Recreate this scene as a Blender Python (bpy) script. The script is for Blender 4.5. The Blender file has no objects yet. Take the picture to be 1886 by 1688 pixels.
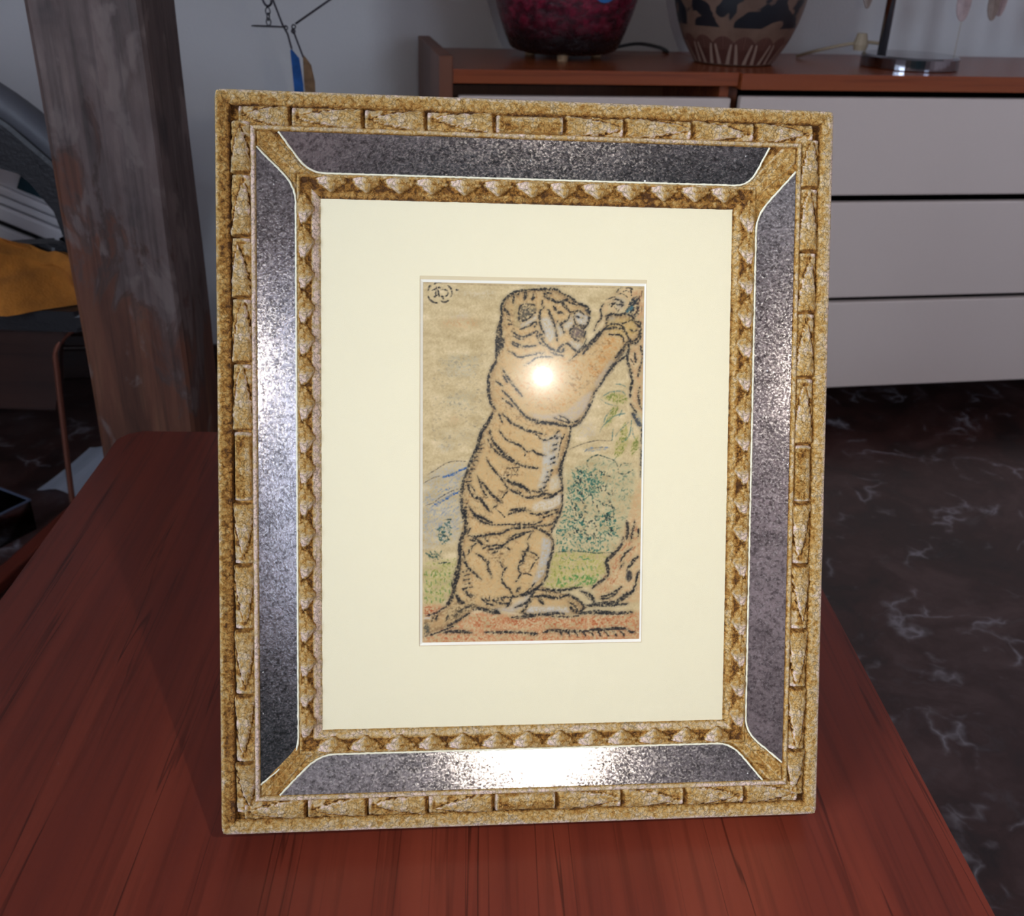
import bpy, bmesh, math, random
import numpy as np
from mathutils import Vector, Matrix, noise

random.seed(7)
RNG = np.random.default_rng(11)
SC = bpy.context.scene
COL = SC.collection

# ------------------------------------------------------------------ camera, light, exposure
R_ = math.radians
PITCH, ROLL, FPX = R_(27.2), R_(2.0), 1850.0
CAM = Vector((0, 0, .98))
FW = Vector((0, math.cos(PITCH), -math.sin(PITCH)))
_U = Vector((0, math.sin(PITCH), math.cos(PITCH)))
_X = Vector((1, 0, 0))
RT = _X * math.cos(ROLL) + _U * math.sin(ROLL)
UP = -_X * math.sin(ROLL) + _U * math.cos(ROLL)
cd = bpy.data.cameras.new('camera')
cam = bpy.data.objects.new('camera', cd)
COL.objects.link(cam)
m = Matrix.Identity(4)
for i in range(3):
    m[i][0], m[i][1], m[i][2], m[i][3] = RT[i], UP[i], -FW[i], CAM[i]
cam.matrix_world = m
cd.sensor_width = 36.0
cd.sensor_fit = 'HORIZONTAL'
cd.lens = FPX / 1886 * 36
cd.clip_start = .02
cd.dof.use_dof = True
cd.dof.focus_distance = .73
cd.dof.aperture_fstop = 13.0
SC.camera = cam

SC.view_settings.view_transform = 'Standard'
SC.view_settings.look = 'None'
SC.view_settings.gamma = 1.0
SC.view_settings.use_curve_mapping = False
SC.view_settings.exposure = 0.0

world = bpy.data.worlds.new('sky')
SC.world = world
world.use_nodes = True
wn = world.node_tree
bg = wn.nodes['Background']
bg.inputs[0].default_value = (.55, .68, 1.0, 1)
bg.inputs[1].default_value = 1.6

ROOM = Matrix.Translation((-.158, 1.951, 0)) @ Matrix.Rotation(R_(10.785), 4, 'Z')


def light(name, kind, loc, target, power, color, **kw):
    d = bpy.data.lights.new(name, kind)
    d.energy = power
    d.color = color
    for k, v in kw.items():
        setattr(d, k, v)
    o = bpy.data.objects.new(name, d)
    COL.objects.link(o)
    o.location = loc
    o.rotation_euler = (Vector(target) - Vector(loc)).to_track_quat('-Z', 'Y').to_euler()
    return o


# the phone's torch beside the lens
light('torch', 'SPOT', (.1674, .052, .9962), (.16, .62, .56), 9.3, (1, .95, .86),
      spot_size=R_(108), spot_blend=1.0, shadow_soft_size=.006)
# daylight through the two windows behind the camera
light('window_daylight', 'AREA', ROOM @ Vector((1.9, -4.32, 1.6)), ROOM @ Vector((1.9, 0, 1.6)), 15, (.68, .80, 1.0),
      shape='RECTANGLE', size=.9, size_y=1.3)
light('side_window_daylight', 'AREA', ROOM @ Vector((-2.23, -2.75, 1.6)), ROOM @ Vector((0, -2.0, 1.5)), 140, (.68, .80, 1.0),
      shape='RECTANGLE', size=1.1, size_y=1.3)

# ------------------------------------------------------------------ helpers


def lin(c):
    out = []
    for v in c:
        v = v / 255.
        out.append(v / 12.92 if v <= .04045 else ((v + .055) / 1.055) ** 2.4)
    return tuple(out)


def obj(name, bm, mat, parent=None, mw=None, smooth=False):
    if isinstance(bm, bpy.types.Mesh):
        me = bm
    else:
        me = bpy.data.meshes.new(name)
        bmesh.ops.recalc_face_normals(bm, faces=bm.faces)
        bm.to_mesh(me)
        bm.free()
    if mat and not me.materials:
        me.materials.append(mat)
    if smooth:
        for p in me.polygons:
            p.use_smooth = True
    o = bpy.data.objects.new(name, me)
    COL.objects.link(o)
    if parent:
        o.parent = parent
    if mw is not None:
        o.matrix_basis = mw
    return o


def tag(o, label=None, cat=None, group=None, kind=None):
    if label: o['label'] = label
    if cat: o['category'] = cat
    if group: o['group'] = group
    if kind: o['kind'] = kind
    return o


def empty(name, mw):
    o = bpy.data.objects.new(name, None)
    COL.objects.link(o)
    o.matrix_world = mw
    o.empty_display_size = .05
    return o


def box(bm, lo, hi, bev=0, seg=2):
    r = bmesh.ops.create_cube(bm, size=1)
    vs = r['verts']
    for v in vs:
        for i in range(3):
            v.co[i] = lo[i] + (v.co[i] + .5) * (hi[i] - lo[i])
    if bev:
        es = list({e for v in vs for e in v.link_edges})
        bmesh.ops.bevel(bm, geom=es, offset=bev, segments=seg, affect='EDGES', profile=.5)
    return bm


def boxbm(lo, hi, bev=0, seg=2):
    return box(bmesh.new(), lo, hi, bev, seg)


def prism(pts, z0, z1, bev=0, axis='Z', seg=2):
    """extrude an outline; axis Z: pts=(x,y); axis Y: pts=(x,z)"""
    bm = bmesh.new()
    def mk(p, d):
        return bm.verts.new((p[0], p[1], d) if axis == 'Z' else (p[0], d, p[1]))
    a = [mk(p, z0) for p in pts]
    b = [mk(p, z1) for p in pts]
    n = len(pts)
    bm.faces.new(a)
    bm.faces.new(b[::-1])
    for i in range(n):
        bm.faces.new((a[i], a[(i + 1) % n], b[(i + 1) % n], b[i]))
    if bev:
        es = [e for e in bm.edges if (e.verts[0] in a and e.verts[1] in a) or (e.verts[0] in b and e.verts[1] in b)]
        bmesh.ops.bevel(bm, geom=es, offset=bev, segments=seg, affect='EDGES', profile=.5)
    return bm


def smooth_path(pts, k=6, closed=False):
    P = [Vector(p) for p in pts]
    out = []
    n = len(P)
    rng = range(n if closed else n - 1)
    for i in rng:
        if closed:
            p0, p1, p2, p3 = P[i - 1], P[i], P[(i + 1) % n], P[(i + 2) % n]
        else:
            p0, p1, p2, p3 = P[max(i - 1, 0)], P[i], P[i + 1], P[min(i + 2, n - 1)]
        for j in range(k):
            t = j / k
            out.append(.5 * ((2 * p1) + (p2 - p0) * t + (2 * p0 - 5 * p1 + 4 * p2 - p3) * t * t + (3 * p1 - p0 - 3 * p2 + p3) * t ** 3))
    if not closed:
        out.append(P[-1])
    return out


def tube(bm, pts, r, seg=10, closed=False):
    rr = r if callable(r) else (lambda t: r)
    rings = []
    n = len(pts)
    up = Vector((.31, .2, .93)).normalized()
    for i, p in enumerate(pts):
        if closed:
            d = (pts[(i + 1) % n] - pts[i - 1]).normalized()
        else:
            d = (pts[min(i + 1, n - 1)] - pts[max(i - 1, 0)]).normalized()
        a = d.cross(up)
        if a.length < 1e-4:
            a = d.cross(Vector((1, 0, 0)))
        a.normalize()
        b = d.cross(a)
        q = rr(i / max(n - 1, 1))
        rings.append([bm.verts.new(p + (a * math.cos(2 * math.pi * j / seg) + b * math.sin(2 * math.pi * j / seg)) * q) for j in range(seg)])
    for i in range(n if closed else n - 1):
        A, B = rings[i], rings[(i + 1) % n]
        for j in range(seg):
            bm.faces.new((A[j], A[(j + 1) % seg], B[(j + 1) % seg], B[j]))
    if not closed:
        bm.faces.new(rings[0][::-1])
        bm.faces.new(rings[-1])
    return bm


def lathe(bm, prof, seg=48, c=(0, 0, 0)):
    rings = []
    for r, z in prof:
        rings.append([bm.verts.new((c[0] + max(r, 1e-4) * math.cos(2 * math.pi * j / seg), c[1] + max(r, 1e-4) * math.sin(2 * math.pi * j / seg), c[2] + z)) for j in range(seg)])
    for A, B in zip(rings, rings[1:]):
        for j in range(seg):
            bm.faces.new((A[j], A[(j + 1) % seg], B[(j + 1) % seg], B[j]))
    bm.faces.new(rings[0][::-1])
    bm.faces.new(rings[-1])
    return bm


# ------------------------------------------------------------------ materials
class NT:
    def __init__(s, name):
        s.m = bpy.data.materials.new(name)
        s.m.use_nodes = True
        s.t = s.m.node_tree
        s.p = s.t.nodes['Principled BSDF']
        s.out = s.t.nodes['Material Output']

    def n(s, typ, **kw):
        o = s.t.nodes.new(typ)
        for k, v in kw.items():
            if k in o.inputs:
                o.inputs[k].default_value = v
            else:
                setattr(o, k, v)
        return o

    def l(s, a, b):
        s.t.links.new(a, b)

    def coord(s, scale=(1, 1, 1), rot=(0, 0, 0), src='Object'):
        tc = s.n('ShaderNodeTexCoord')
        mp = s.n('ShaderNodeMapping')
        mp.inputs['Scale'].default_value = scale
        mp.inputs['Rotation'].default_value = rot
        s.l(tc.outputs[src], mp.inputs[0])
        return mp.outputs[0]

    def noise(s, vec, scale, detail=4, rough=.55, dist=0):
        o = s.n('ShaderNodeTexNoise')
        o.inputs['Scale'].default_value = scale
        o.inputs['Detail'].default_value = detail
        o.inputs['Roughness'].default_value = rough
        o.inputs['Distortion'].default_value = dist
        s.l(vec, o.inputs['Vector'])
        return o.outputs['Fac']

    def ramp(s, fac, stops, interp='LINEAR'):
        o = s.n('ShaderNodeValToRGB')
        e = o.color_ramp.elements
        o.color_ramp.interpolation = interp
        while len(e) < len(stops):
            e.new(.5)
        for k, (p, c) in enumerate(stops):
            e[k].position = p
            e[k].color = (c, c, c, 1) if isinstance(c, (int, float)) else (*c, 1)
        s.l(fac, o.inputs[0])
        return o.outputs[0]

    def mix(s, fac, a, b, mode='MIX'):
        o = s.n('ShaderNodeMix', data_type='RGBA', blend_type=mode)
        for v, k in ((fac, 0), (a, 6), (b, 7)):
            if isinstance(v, (int, float)):
                o.inputs[k].default_value = v
            elif isinstance(v, tuple):
                o.inputs[k].default_value = (*v, 1)
            else:
                s.l(v, o.inputs[k])
        return o.outputs[2]

    def math(s, op, a, b=0, c=0):
        o = s.n('ShaderNodeMath', operation=op)
        for k, v in enumerate((a, b, c)):
            if isinstance(v, (int, float)):
                o.inputs[k].default_value = v
            else:
                s.l(v, o.inputs[k])
        return o.outputs[0]

    def bump(s, h, dist, strength=1.0):
        o = s.n('ShaderNodeBump')
        o.inputs['Strength'].default_value = strength
        o.inputs['Distance'].default_value = dist
        s.l(h, o.inputs['Height'])
        s.l(o.outputs[0], s.p.inputs['Normal'])

    def set(s, **kw):
        for k, v in kw.items():
            i = s.p.inputs[k.replace('_', ' ')]
            if isinstance(v, bpy.types.NodeSocket):
                s.l(v, i)
            elif isinstance(v, tuple):
                i.default_value = (*v, 1)
            else:
                i.default_value = v
        return s


def plain(name, col, rough=.5, metal=0, bump=None, var=0, spec=.5):
    t = NT(name)
    t.set(Base_Color=col, Roughness=rough, Metallic=metal)
    t.p.inputs['Specular IOR Level'].default_value = spec
    if var:
        f = t.noise(t.coord(), var[0], 4)
        t.set(Base_Color=t.ramp(f, [(.3, tuple(c * (1 - var[1]) for c in col)), (.7, tuple(min(1, c * (1 + var[1])) for c in col))]))
    if bump:
        t.bump(t.noise(t.coord(), bump[0], 4), bump[1])
    return t.m


def wood(name, cols, scale, axis, rough=.38, rings=1.0, spec=.5, pores=0):
    """straight grain running along axis (0,1,2)"""
    t = NT(name)
    sc = [scale] * 3
    sc[axis] = scale * .045
    v = t.coord(tuple(sc))
    f1 = t.noise(v, 1.0, 6, .6, .4)
    sc2 = [scale * 9] * 3
    sc2[axis] = scale * .25
    f2 = t.noise(t.coord(tuple(sc2)), 1.0, 3, .6)
    base = t.ramp(f1, [(.3, cols[0]), (.5, cols[1]), (.7, cols[2])])
    streak = t.ramp(f2, [(.36, .45), (.5, 1.0)])
    t.set(Base_Color=t.mix(.55 * rings, base, streak, 'MULTIPLY'), Roughness=rough)
    if pores:                                       # separate thin dark pore lines along the grain
        sc3 = [scale * 2.8] * 3
        sc3[axis] = scale * .07
        f3 = t.noise(t.coord(tuple(sc3)), 1.0, 3, .6, .3)
        ln = t.ramp(f3, [(.484, 1.0), (.497, pores), (.503, pores), (.516, 1.0)])
        gate = t.ramp(t.noise(t.coord(tuple(sc)), 2.0, 2), [(.40, 0.0), (.58, 1.0)])
        t.set(Base_Color=t.mix(gate, t.mix(.55 * rings, base, streak, 'MULTIPLY'), t.mix(1.0, t.mix(.55 * rings, base, streak, 'MULTIPLY'), ln, 'MULTIPLY')))
    t.p.inputs['Specular IOR Level'].default_value = spec
    t.bump(f2, .0004, .25)
    return t.m


def m_gilt():
    t = NT('aged_gilt_gesso')
    at = t.n('ShaderNodeAttribute', attribute_name='tone')
    v = t.coord()
    big = t.noise(v, 70, 3, .6)
    mid = t.noise(v, 320, 5, .65, .6)
    fine = t.noise(v, 1100, 4, .7)
    f = t.math('ADD', at.outputs['Fac'], t.math('MULTIPLY', t.math('SUBTRACT', mid, .5), 1.5))
    f = t.math('ADD', f, t.math('MULTIPLY', t.math('SUBTRACT', big, .5), .7))
    c = t.ramp(f, [(.02, (.11, .042, .008)), (.25, (.40, .175, .026)), (.50, (.56, .33, .085)), (.76, (.62, .46, .25)), (1.0, (.80, .59, .47))])
    gr = t.ramp(fine, [(.32, .45), (.5, 1.0)])
    c = t.mix(.7, c, gr, 'MULTIPLY')
    wv = t.n('ShaderNodeVectorMath', operation='MULTIPLY_ADD')
    nz = t.n('ShaderNodeTexNoise')
    nz.inputs['Scale'].default_value = 260
    t.l(v, nz.inputs['Vector'])
    t.l(nz.outputs['Color'], wv.inputs[0])
    wv.inputs[1].default_value = (.006, .006, .006)
    t.l(v, wv.inputs[2])
    vo = t.n('ShaderNodeTexVoronoi', feature='DISTANCE_TO_EDGE')
    vo.inputs['Scale'].default_value = 290
    t.l(wv.outputs[0], vo.inputs['Vector'])
    crack = t.ramp(vo.outputs['Distance'], [(.0, .30), (.10, 1.0)])
    c = t.mix(t.ramp(big, [(.35, .15), (.6, .8)]), c, crack, 'MULTIPLY')
    metal = t.ramp(f, [(.2, .5), (.6, .10)])
    t.set(Base_Color=c, Metallic=metal, Roughness=t.ramp(f, [(.2, .38), (.7, .72)]))
    h = t.math('ADD', t.math('MULTIPLY', mid, .7), t.math('MULTIPLY', fine, .5))
    h = t.math('ADD', h, t.math('MULTIPLY', crack, .25))
    t.bump(h, .0022, .9)
    return t.m


def m_mirror():
    t = NT('antique_mirror')
    v = t.coord()
    a = t.noise(v, 45, 5, .65, .5)
    b = t.noise(v, 700, 4, .7)
    sp = t.noise(v, 260, 2, .5)
    c = t.ramp(a, [(.3, (.25, .225, .215)), (.6, (.48, .425, .41))])
    d_ = t.noise(v, 330, 4, .65)
    c = t.mix(t.ramp(d_, [(.36, .75), (.54, .0)]), c, (.10, .085, .08))
    c = t.mix(t.ramp(b, [(.50, .0), (.68, .6)]), c, (.78, .74, .69))
    c = t.mix(t.ramp(sp, [(.76, 0.0), (.80, .9)]), c, (.9, .88, .8))
    t.set(Base_Color=c, Metallic=t.ramp(sp, [(.75, .95), (.80, .2)]), Roughness=t.ramp(b, [(.36, .06), (.72, .26)]))
    h = t.math('ADD', t.math('MULTIPLY', b, .5), t.math('MULTIPLY', a, .6))
    t.bump(h, .0003, .38)
    return t.m


def m_glass():
    t = NT('picture_glass')
    tr = t.n('ShaderNodeBsdfTransparent')
    g1 = t.n('ShaderNodeBsdfGlossy')
    g1.inputs['Roughness'].default_value = .03
    g2 = t.n('ShaderNodeBsdfGlossy')
    g2.inputs['Roughness'].default_value = .16
    gm = t.n('ShaderNodeMixShader')
    gm.inputs[0].default_value = .22
    t.l(g1.outputs[0], gm.inputs[1])
    t.l(g2.outputs[0], gm.inputs[2])
    fr = t.n('ShaderNodeFresnel')
    fr.inputs[0].default_value = 1.24
    mx = t.n('ShaderNodeMixShader')
    t.l(fr.outputs[0], mx.inputs[0])
    t.l(tr.outputs[0], mx.inputs[1])
    t.l(gm.outputs[0], mx.inputs[2])
    t.l(mx.outputs[0], t.out.inputs[0])
    return t.m


def m_clear(name, tint=(.9, .95, 1), rough=.02):
    t = NT(name)
    tr = t.n('ShaderNodeBsdfTransparent')
    tr.inputs[0].default_value = (*tint, 1)
    g = t.n('ShaderNodeBsdfGlossy')
    g.inputs['Roughness'].default_value = rough
    fr = t.n('ShaderNodeFresnel')
    mx = t.n('ShaderNodeMixShader')
    t.l(fr.outputs[0], mx.inputs[0])
    t.l(tr.outputs[0], mx.inputs[1])
    t.l(g.outputs[0], mx.inputs[2])
    t.l(mx.outputs[0], t.out.inputs[0])
    return t.m


def m_marble():
    t = NT('red_marble')
    v = t.coord((1, 1, 1))
    wv = t.n('ShaderNodeTexNoise')
    wv.inputs['Scale'].default_value = 3.2
    wv.inputs['Detail'].default_value = 5
    t.l(v, wv.inputs['Vector'])
    vm = t.n('ShaderNodeVectorMath', operation='MULTIPLY_ADD')
    t.l(wv.outputs['Color'], vm.inputs[0])
    vm.inputs[1].default_value = (.55, .55, .55)
    t.l(v, vm.inputs[2])
    vo = t.n('ShaderNodeTexVoronoi', feature='DISTANCE_TO_EDGE')
    vo.inputs['Scale'].default_value = 9
    t.l(vm.outputs[0], vo.inputs['Vector'])
    vein = t.ramp(vo.outputs['Distance'], [(.0, .8), (.03, .3), (.08, 0.0)])
    gate = t.ramp(t.noise(v, 9, 4), [(.51, 0.0), (.64, 1.0)])
    vein = t.math('MULTIPLY', vein, gate)
    base = t.ramp(t.noise(vm.outputs[0], 6, 6, .65), [(.32, (.020, .012, .011)), (.5, (.055, .024, .020)), (.68, (.10, .055, .050))])
    cloud = t.ramp(t.noise(vm.outputs[0], 11, 6, .7), [(.56, 0.0), (.78, .6)])
    c = t.mix(cloud, base, (.12, .105, .11))
    c = t.mix(vein, c, (.34, .32, .35))
    t.set(Base_Color=c, Roughness=.34)
    return t.m


def m_post():
    t = NT('weathered_wood')
    v = t.coord((1, 1, .09))
    g = t.noise(v, 30, 6, .6, .5)
    iso = t.coord((1, 1, .5))
    tc = t.n('ShaderNodeTexCoord')
    sp = t.n('ShaderNodeSeparateXYZ')
    t.l(tc.outputs['Object'], sp.inputs[0])
    up = t.math('MULTIPLY', t.math('SUBTRACT', sp.outputs[2], .56), .75)      # bare wood low down, grey coat above
    side = t.math('MULTIPLY', sp.outputs[0], 1.3)
    patch = t.math('ADD', t.math('ADD', t.noise(iso, 13, 6, .6, .7), up), side)
    ring = t.ramp(patch, [(.47, 0.0), (.50, .8), (.515, .8), (.54, .0)])
    brown = t.ramp(g, [(.3, (.075, .026, .013)), (.5, (.15, .053, .027)), (.7, (.21, .09, .045))])
    grey = t.ramp(t.noise(t.coord((1, 1, .3)), 30, 6, .65), [(.3, (.10, .064, .054)), (.7, (.20, .145, .128))])
    f = t.ramp(patch, [(.46, 0.0), (.55, 1.0)])
    c = t.mix(f, brown, grey)
    c = t.mix(t.math('MULTIPLY', ring, .6), c, (.055, .028, .02))
    fib = t.ramp(t.noise(t.coord((1, 1, .03)), 110, 3, .6), [(.36, .55), (.52, 1.0)])
    c = t.mix(.75, c, fib, 'MULTIPLY')
    streak = t.ramp(t.noise(t.coord((1, 1, .09)), 19, 3), [(.40, .62), (.58, 1.0)])
    c = t.mix(1.0, c, streak, 'MULTIPLY')
    pale = t.ramp(t.noise(t.coord((1, 1, .45)), 21, 4, .55, .5), [(.56, 0.0), (.62, .6)])
    c = t.mix(pale, c, (.21, .16, .14))
    dark = t.ramp(t.noise(t.coord((1, 1, .7)), 11, 4), [(.62, 0.0), (.74, .75)])
    c = t.mix(dark, c, (.03, .022, .022))
    t.set(Base_Color=c, Roughness=.62)
    t.bump(t.math('ADD', g, patch), .003, .4)
    return t.m


def m_redvase():
    t = NT('red_mosaic_glass')
    v = t.coord((1, 1, 1.5))
    n1 = t.noise(v, 38, 6, .72, .6)
    n2 = t.noise(v, 90, 4, .7)
    c = t.ramp(n1, [(.34, (.02, .002, .006)), (.47, (.085, .005, .016)), (.60, (.26, .012, .04)), (.72, (.48, .13, .17))])
    tc = t.n('ShaderNodeTexCoord')
    sx = t.n('ShaderNodeSeparateXYZ')
    t.l(tc.outputs['Object'], sx.inputs[0])
    low = t.ramp(t.math('ADD', sx.outputs[2], t.math('MULTIPLY', t.noise(v, 14, 3), .05)), [(.065, 1.0), (.125, 0.0)])
    c = t.mix(low, c, (.007, .003, .004))
    t.set(Base_Color=c, Roughness=t.ramp(n2, [(.3, .12), (.7, .4)]))
    t.bump(n1, .005, .7)
    return t.m


M = dict(
    gilt=m_gilt(), mirror=m_mirror(), glass=m_glass(),
    plaster=plain('cream_plaster_edge', (.72, .68, .50), .7, bump=(900, .0006)),
    mat=plain('cream_mat_board', (.745, .675, .475), .85, bump=(1500, .00012)),
    bevel=plain('white_mat_core', (.86, .84, .75), .8),
    tan=plain('tan_mat_edge', (.62, .52, .33), .85),
    backing=plain('brown_backing_board', (.16, .09, .05), .8),
    table=wood('red_table_wood', [(.100, .016, .009), (.145, .023, .011), (.185, .032, .015)], 14, 1, .36, .7, .5, .42),
    teak=wood('teak_wood', [(.19, .036, .010), (.26, .055, .015), (.32, .078, .023)], 12, 0, .27, .9),
    teakv=wood('teak_end_wood', [(.12, .035, .015), (.16, .048, .019), (.2, .065, .026)], 12, 2, .45, .5),
    drawer=plain('greige_drawer_paint', (.70, .585, .51), .55, bump=(90, .0004)),
    black=plain('black_recess', (.006, .006, .007), .6),
    marble=m_marble(), post=m_post(), redvase=m_redvase(),
    wall=plain('pale_grey_wall_paint', (.60, .59, .575), .9, bump=(160, .0008)),
    wallw=plain('warm_wall_paint', (.66, .50, .46), .9),
    white=plain('white_paint', (.88, .89, .91), .5),
    ceil=plain('white_ceiling_paint', (.62, .58, .54), .9),
    steel=plain('polished_steel', (.30, .30, .32), .12, 1.0),
    darksteel=plain('dark_steel_wire', (.10, .10, .12), .35, .8),
    blue=plain('blue_enamel', (.02, .15, .52), .4, var=(60, .25)),
    tanblade=plain('tan_bark', (.30, .19, .10), .6, var=(90, .3)),
    leather=plain('black_leather', (.014, .014, .017), .42, bump=(180, .0008)),
    litleather=plain('lit_top_leather', (.10, .105, .12), .5),
    rosewood=wood('dark_rosewood', [(.022, .009, .007), (.034, .013, .009), (.05, .02, .014)], 10, 0, .4),
    copper=plain('copper_tube', (.30, .115, .075), .35, .6),
    orange=plain('orange_wool', (.46, .17, .022), .95, var=(30, .25), bump=(260, .002)),
    paper=plain('white_paper', (.68, .72, .80), .8),
    clear=m_clear('clear_plastic'),
    shell=plain('pink_capiz_shell', (.42, .31, .29), .4, var=(80, .2)),
    brownshell=plain('brown_capiz_shell', (.26, .19, .15), .4, var=(80, .2)),
    cord=plain('tan_cord', (.36, .28, .18), .6), blackcord=plain('black_cord', (.012, .012, .012), .5),
    teal=plain('dark_teal_upholstery', (.035, .075, .075), .9, bump=(200, .002)),
    pane=m_clear('window_glass', (.97, .98, 1)),
)

# ------------------------------------------------------------------ room


def struct(name, bm, mat, mw=ROOM, parent=None):
    o = obj(name, bm, mat, parent, mw)
    if not parent:
        o['kind'] = 'structure'
    return o


X0, X1, Y0, Y1, ZC = -2.1, 2.9, -4.2, .475, 2.6
struct('floor', boxbm((X0 - .1, Y0 - .1, -.08), (X1 + .1, Y1 + .1, 0)), M['marble'])
struct('ceiling', boxbm((X0 - .1, Y0 - .1, ZC), (X1 + .1, Y1 + .1, ZC + .08)), M['ceil'])
struct('wall_back', boxbm((X0 - .1, Y1, 0), (X1 + .1, Y1 + .1, ZC)), M['wall'])
bm = bmesh.new()
vy0, vy1 = -3.35, -2.15
box(bm, (X0 - .1, Y0, 0), (X0, vy0, ZC))
box(bm, (X0 - .1, vy1, 0), (X0, Y1, ZC))
box(bm, (X0 - .1, vy0, 0), (X0, vy1, .9))
box(bm, (X0 - .1, vy0, 2.3), (X0, vy1, ZC))
struct('wall_left', bm, M['wallw'])
bm = bmesh.new()
for a, b in (((vy0, .9), (vy0 + .06, 2.3)), ((vy1 - .06, .9), (vy1, 2.3)), ((vy0 + .06, .9), (vy1 - .06, .96)), ((vy0 + .06, 2.24), (vy1 - .06, 2.3)), ((-2.77, .96), (-2.73, 2.24))):
    box(bm, (X0 - .07, a[0], a[1]), (X0 - .02, b[0], b[1]), .004)
wf = struct('window_2', bm, M['white'])
for a, b in ((vy0 + .06, -2.77), (-2.73, vy1 - .06)):
    obj('pane', boxbm((X0 - .05, a, .96), (X0 - .045, b, 2.24)), M['pane'], wf)
struct('wall_right', boxbm((X1, Y0, 0), (X1 + .1, Y1, ZC)), M['wallw'])
bm = bmesh.new()
wx0, wx1, wz0, wz1 = 1.4, 2.4, .9, 2.3
box(bm, (X0 - .1, Y0 - .1, 0), (wx0, Y0, ZC))
box(bm, (wx1, Y0 - .1, 0), (X1 + .1, Y0, ZC))
box(bm, (wx0, Y0 - .1, 0), (wx1, Y0, wz0))
box(bm, (wx0, Y0 - .1, wz1), (wx1, Y0, ZC))
struct('wall_front', bm, M['wallw'])
bm = bmesh.new()
for a, b in (((wx0, wz0), (wx0 + .06, wz1)), ((wx1 - .06, wz0), (wx1, wz1)), ((wx0 + .06, wz0), (wx1 - .06, wz0 + .06)), ((wx0 + .06, wz1 - .06), (wx1 - .06, wz1)), ((1.88, wz0 + .06), (1.92, wz1 - .06))):
    box(bm, (a[0], Y0 - .07, a[1]), (b[0], Y0 - .02, b[1]), .004)
wf = struct('window_1', bm, M['white'])
for a, b in ((wx0 + .06, 1.88), (1.92, wx1 - .06)):
    obj('pane', boxbm((a, Y0 - .05, wz0 + .06), (b, Y0 - .045, wz1 - .06)), M['pane'], wf)
struct('baseboard_back', boxbm((X0, Y1 - .014, 0), (X1, Y1, .075), .003), M['rosewood'])

# ------------------------------------------------------------------ table
TZ = .4405
ty = R_(2.6)
TM = Matrix.Translation((-.0925, 1.103, TZ)) @ Matrix.Rotation(ty, 4, 'Z')   # middle of the far edge
hw, tl = .378, 1.02


def rrect(x0, y0, x1, y1, r, k=6):
    out = []
    for cx, cy, a in ((x1 - r, y1 - r, 0), (x0 + r, y1 - r, 90), (x0 + r, y0 + r, 180), (x1 - r, y0 + r, 270)):
        for j in range(k + 1):
            t = R_(a + 90 * j / k)
            out.append((cx + r * math.cos(t), cy + r * math.sin(t)))
    return out


tb = tag(empty('coffee_table', TM), 'reddish brown wooden coffee table carrying the gilt mirrored picture frame', 'table')
obj('table_top', prism(rrect(-hw, -tl, hw, 0, .022), -.024, 0, .0035), M['table'], tb)
bm = bmesh.new()
box(bm, (-hw + .06, -tl + .06, -.085), (hw - .06, -tl + .08, -.024))
box(bm, (-hw + .06, -.08, -.085), (hw - .06, -.06, -.024))
box(bm, (-hw + .06, -tl + .08, -.085), (-hw + .08, -.08, -.024))
box(bm, (hw - .08, -tl + .08, -.085), (hw - .06, -.08, -.024))
obj('apron', bm, M['table'], tb)
for sx in (-1, 1):
    for yy in (-tl + .07, -.07):
        bm = bmesh.new()
        lathe(bm, [(.014, -TZ), (.022, -.085), (.024, -.0245)], 16, (sx * (hw - .07), yy, 0))
        obj('leg', bm, M['table'], tb)

# ------------------------------------------------------------------ the picture frame
W, H = .3985, .4738
A1 = Vector((.99431029, .10521925, -.0166118)).normalized()
NN = Vector((.10289322, -.90832351, .40541509)).normalized()
A2 = NN.cross(A1).normalized()
FO = Vector((.0191327, .48263649, .458))
FM = Matrix.Identity(4)
for i in range(3):
    FM[i][0], FM[i][1], FM[i][2], FM[i][3] = A1[i], A2[i], NN[i], FO[i]
fr = tag(empty('picture_frame', FM), 'gilt carved picture frame with antique mirror border, tiger drawing inside, leaning on table', 'picture frame')
CRN = {'bl': (-W / 2, 0), 'br': (W / 2, 0), 'tr': (W / 2, H), 'tl': (-W / 2, H)}
IN = {'bl': (1, 1), 'br': (-1, 1), 'tr': (-1, -1), 'tl': (1, -1)}
SIDES = {'top': ('tl', 'tr'), 'bottom': ('bl', 'br'), 'left': ('bl', 'tl'), 'right': ('br', 'tr')}


def inset(c, s):
    return Vector((CRN[c][0] + IN[c][0] * s, CRN[c][1] + IN[c][1] * s, 0))


def set_tone(me, vals):
    a = me.attributes.new('tone', 'FLOAT', 'POINT')
    a.data.foreach_set('value', vals)


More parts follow.
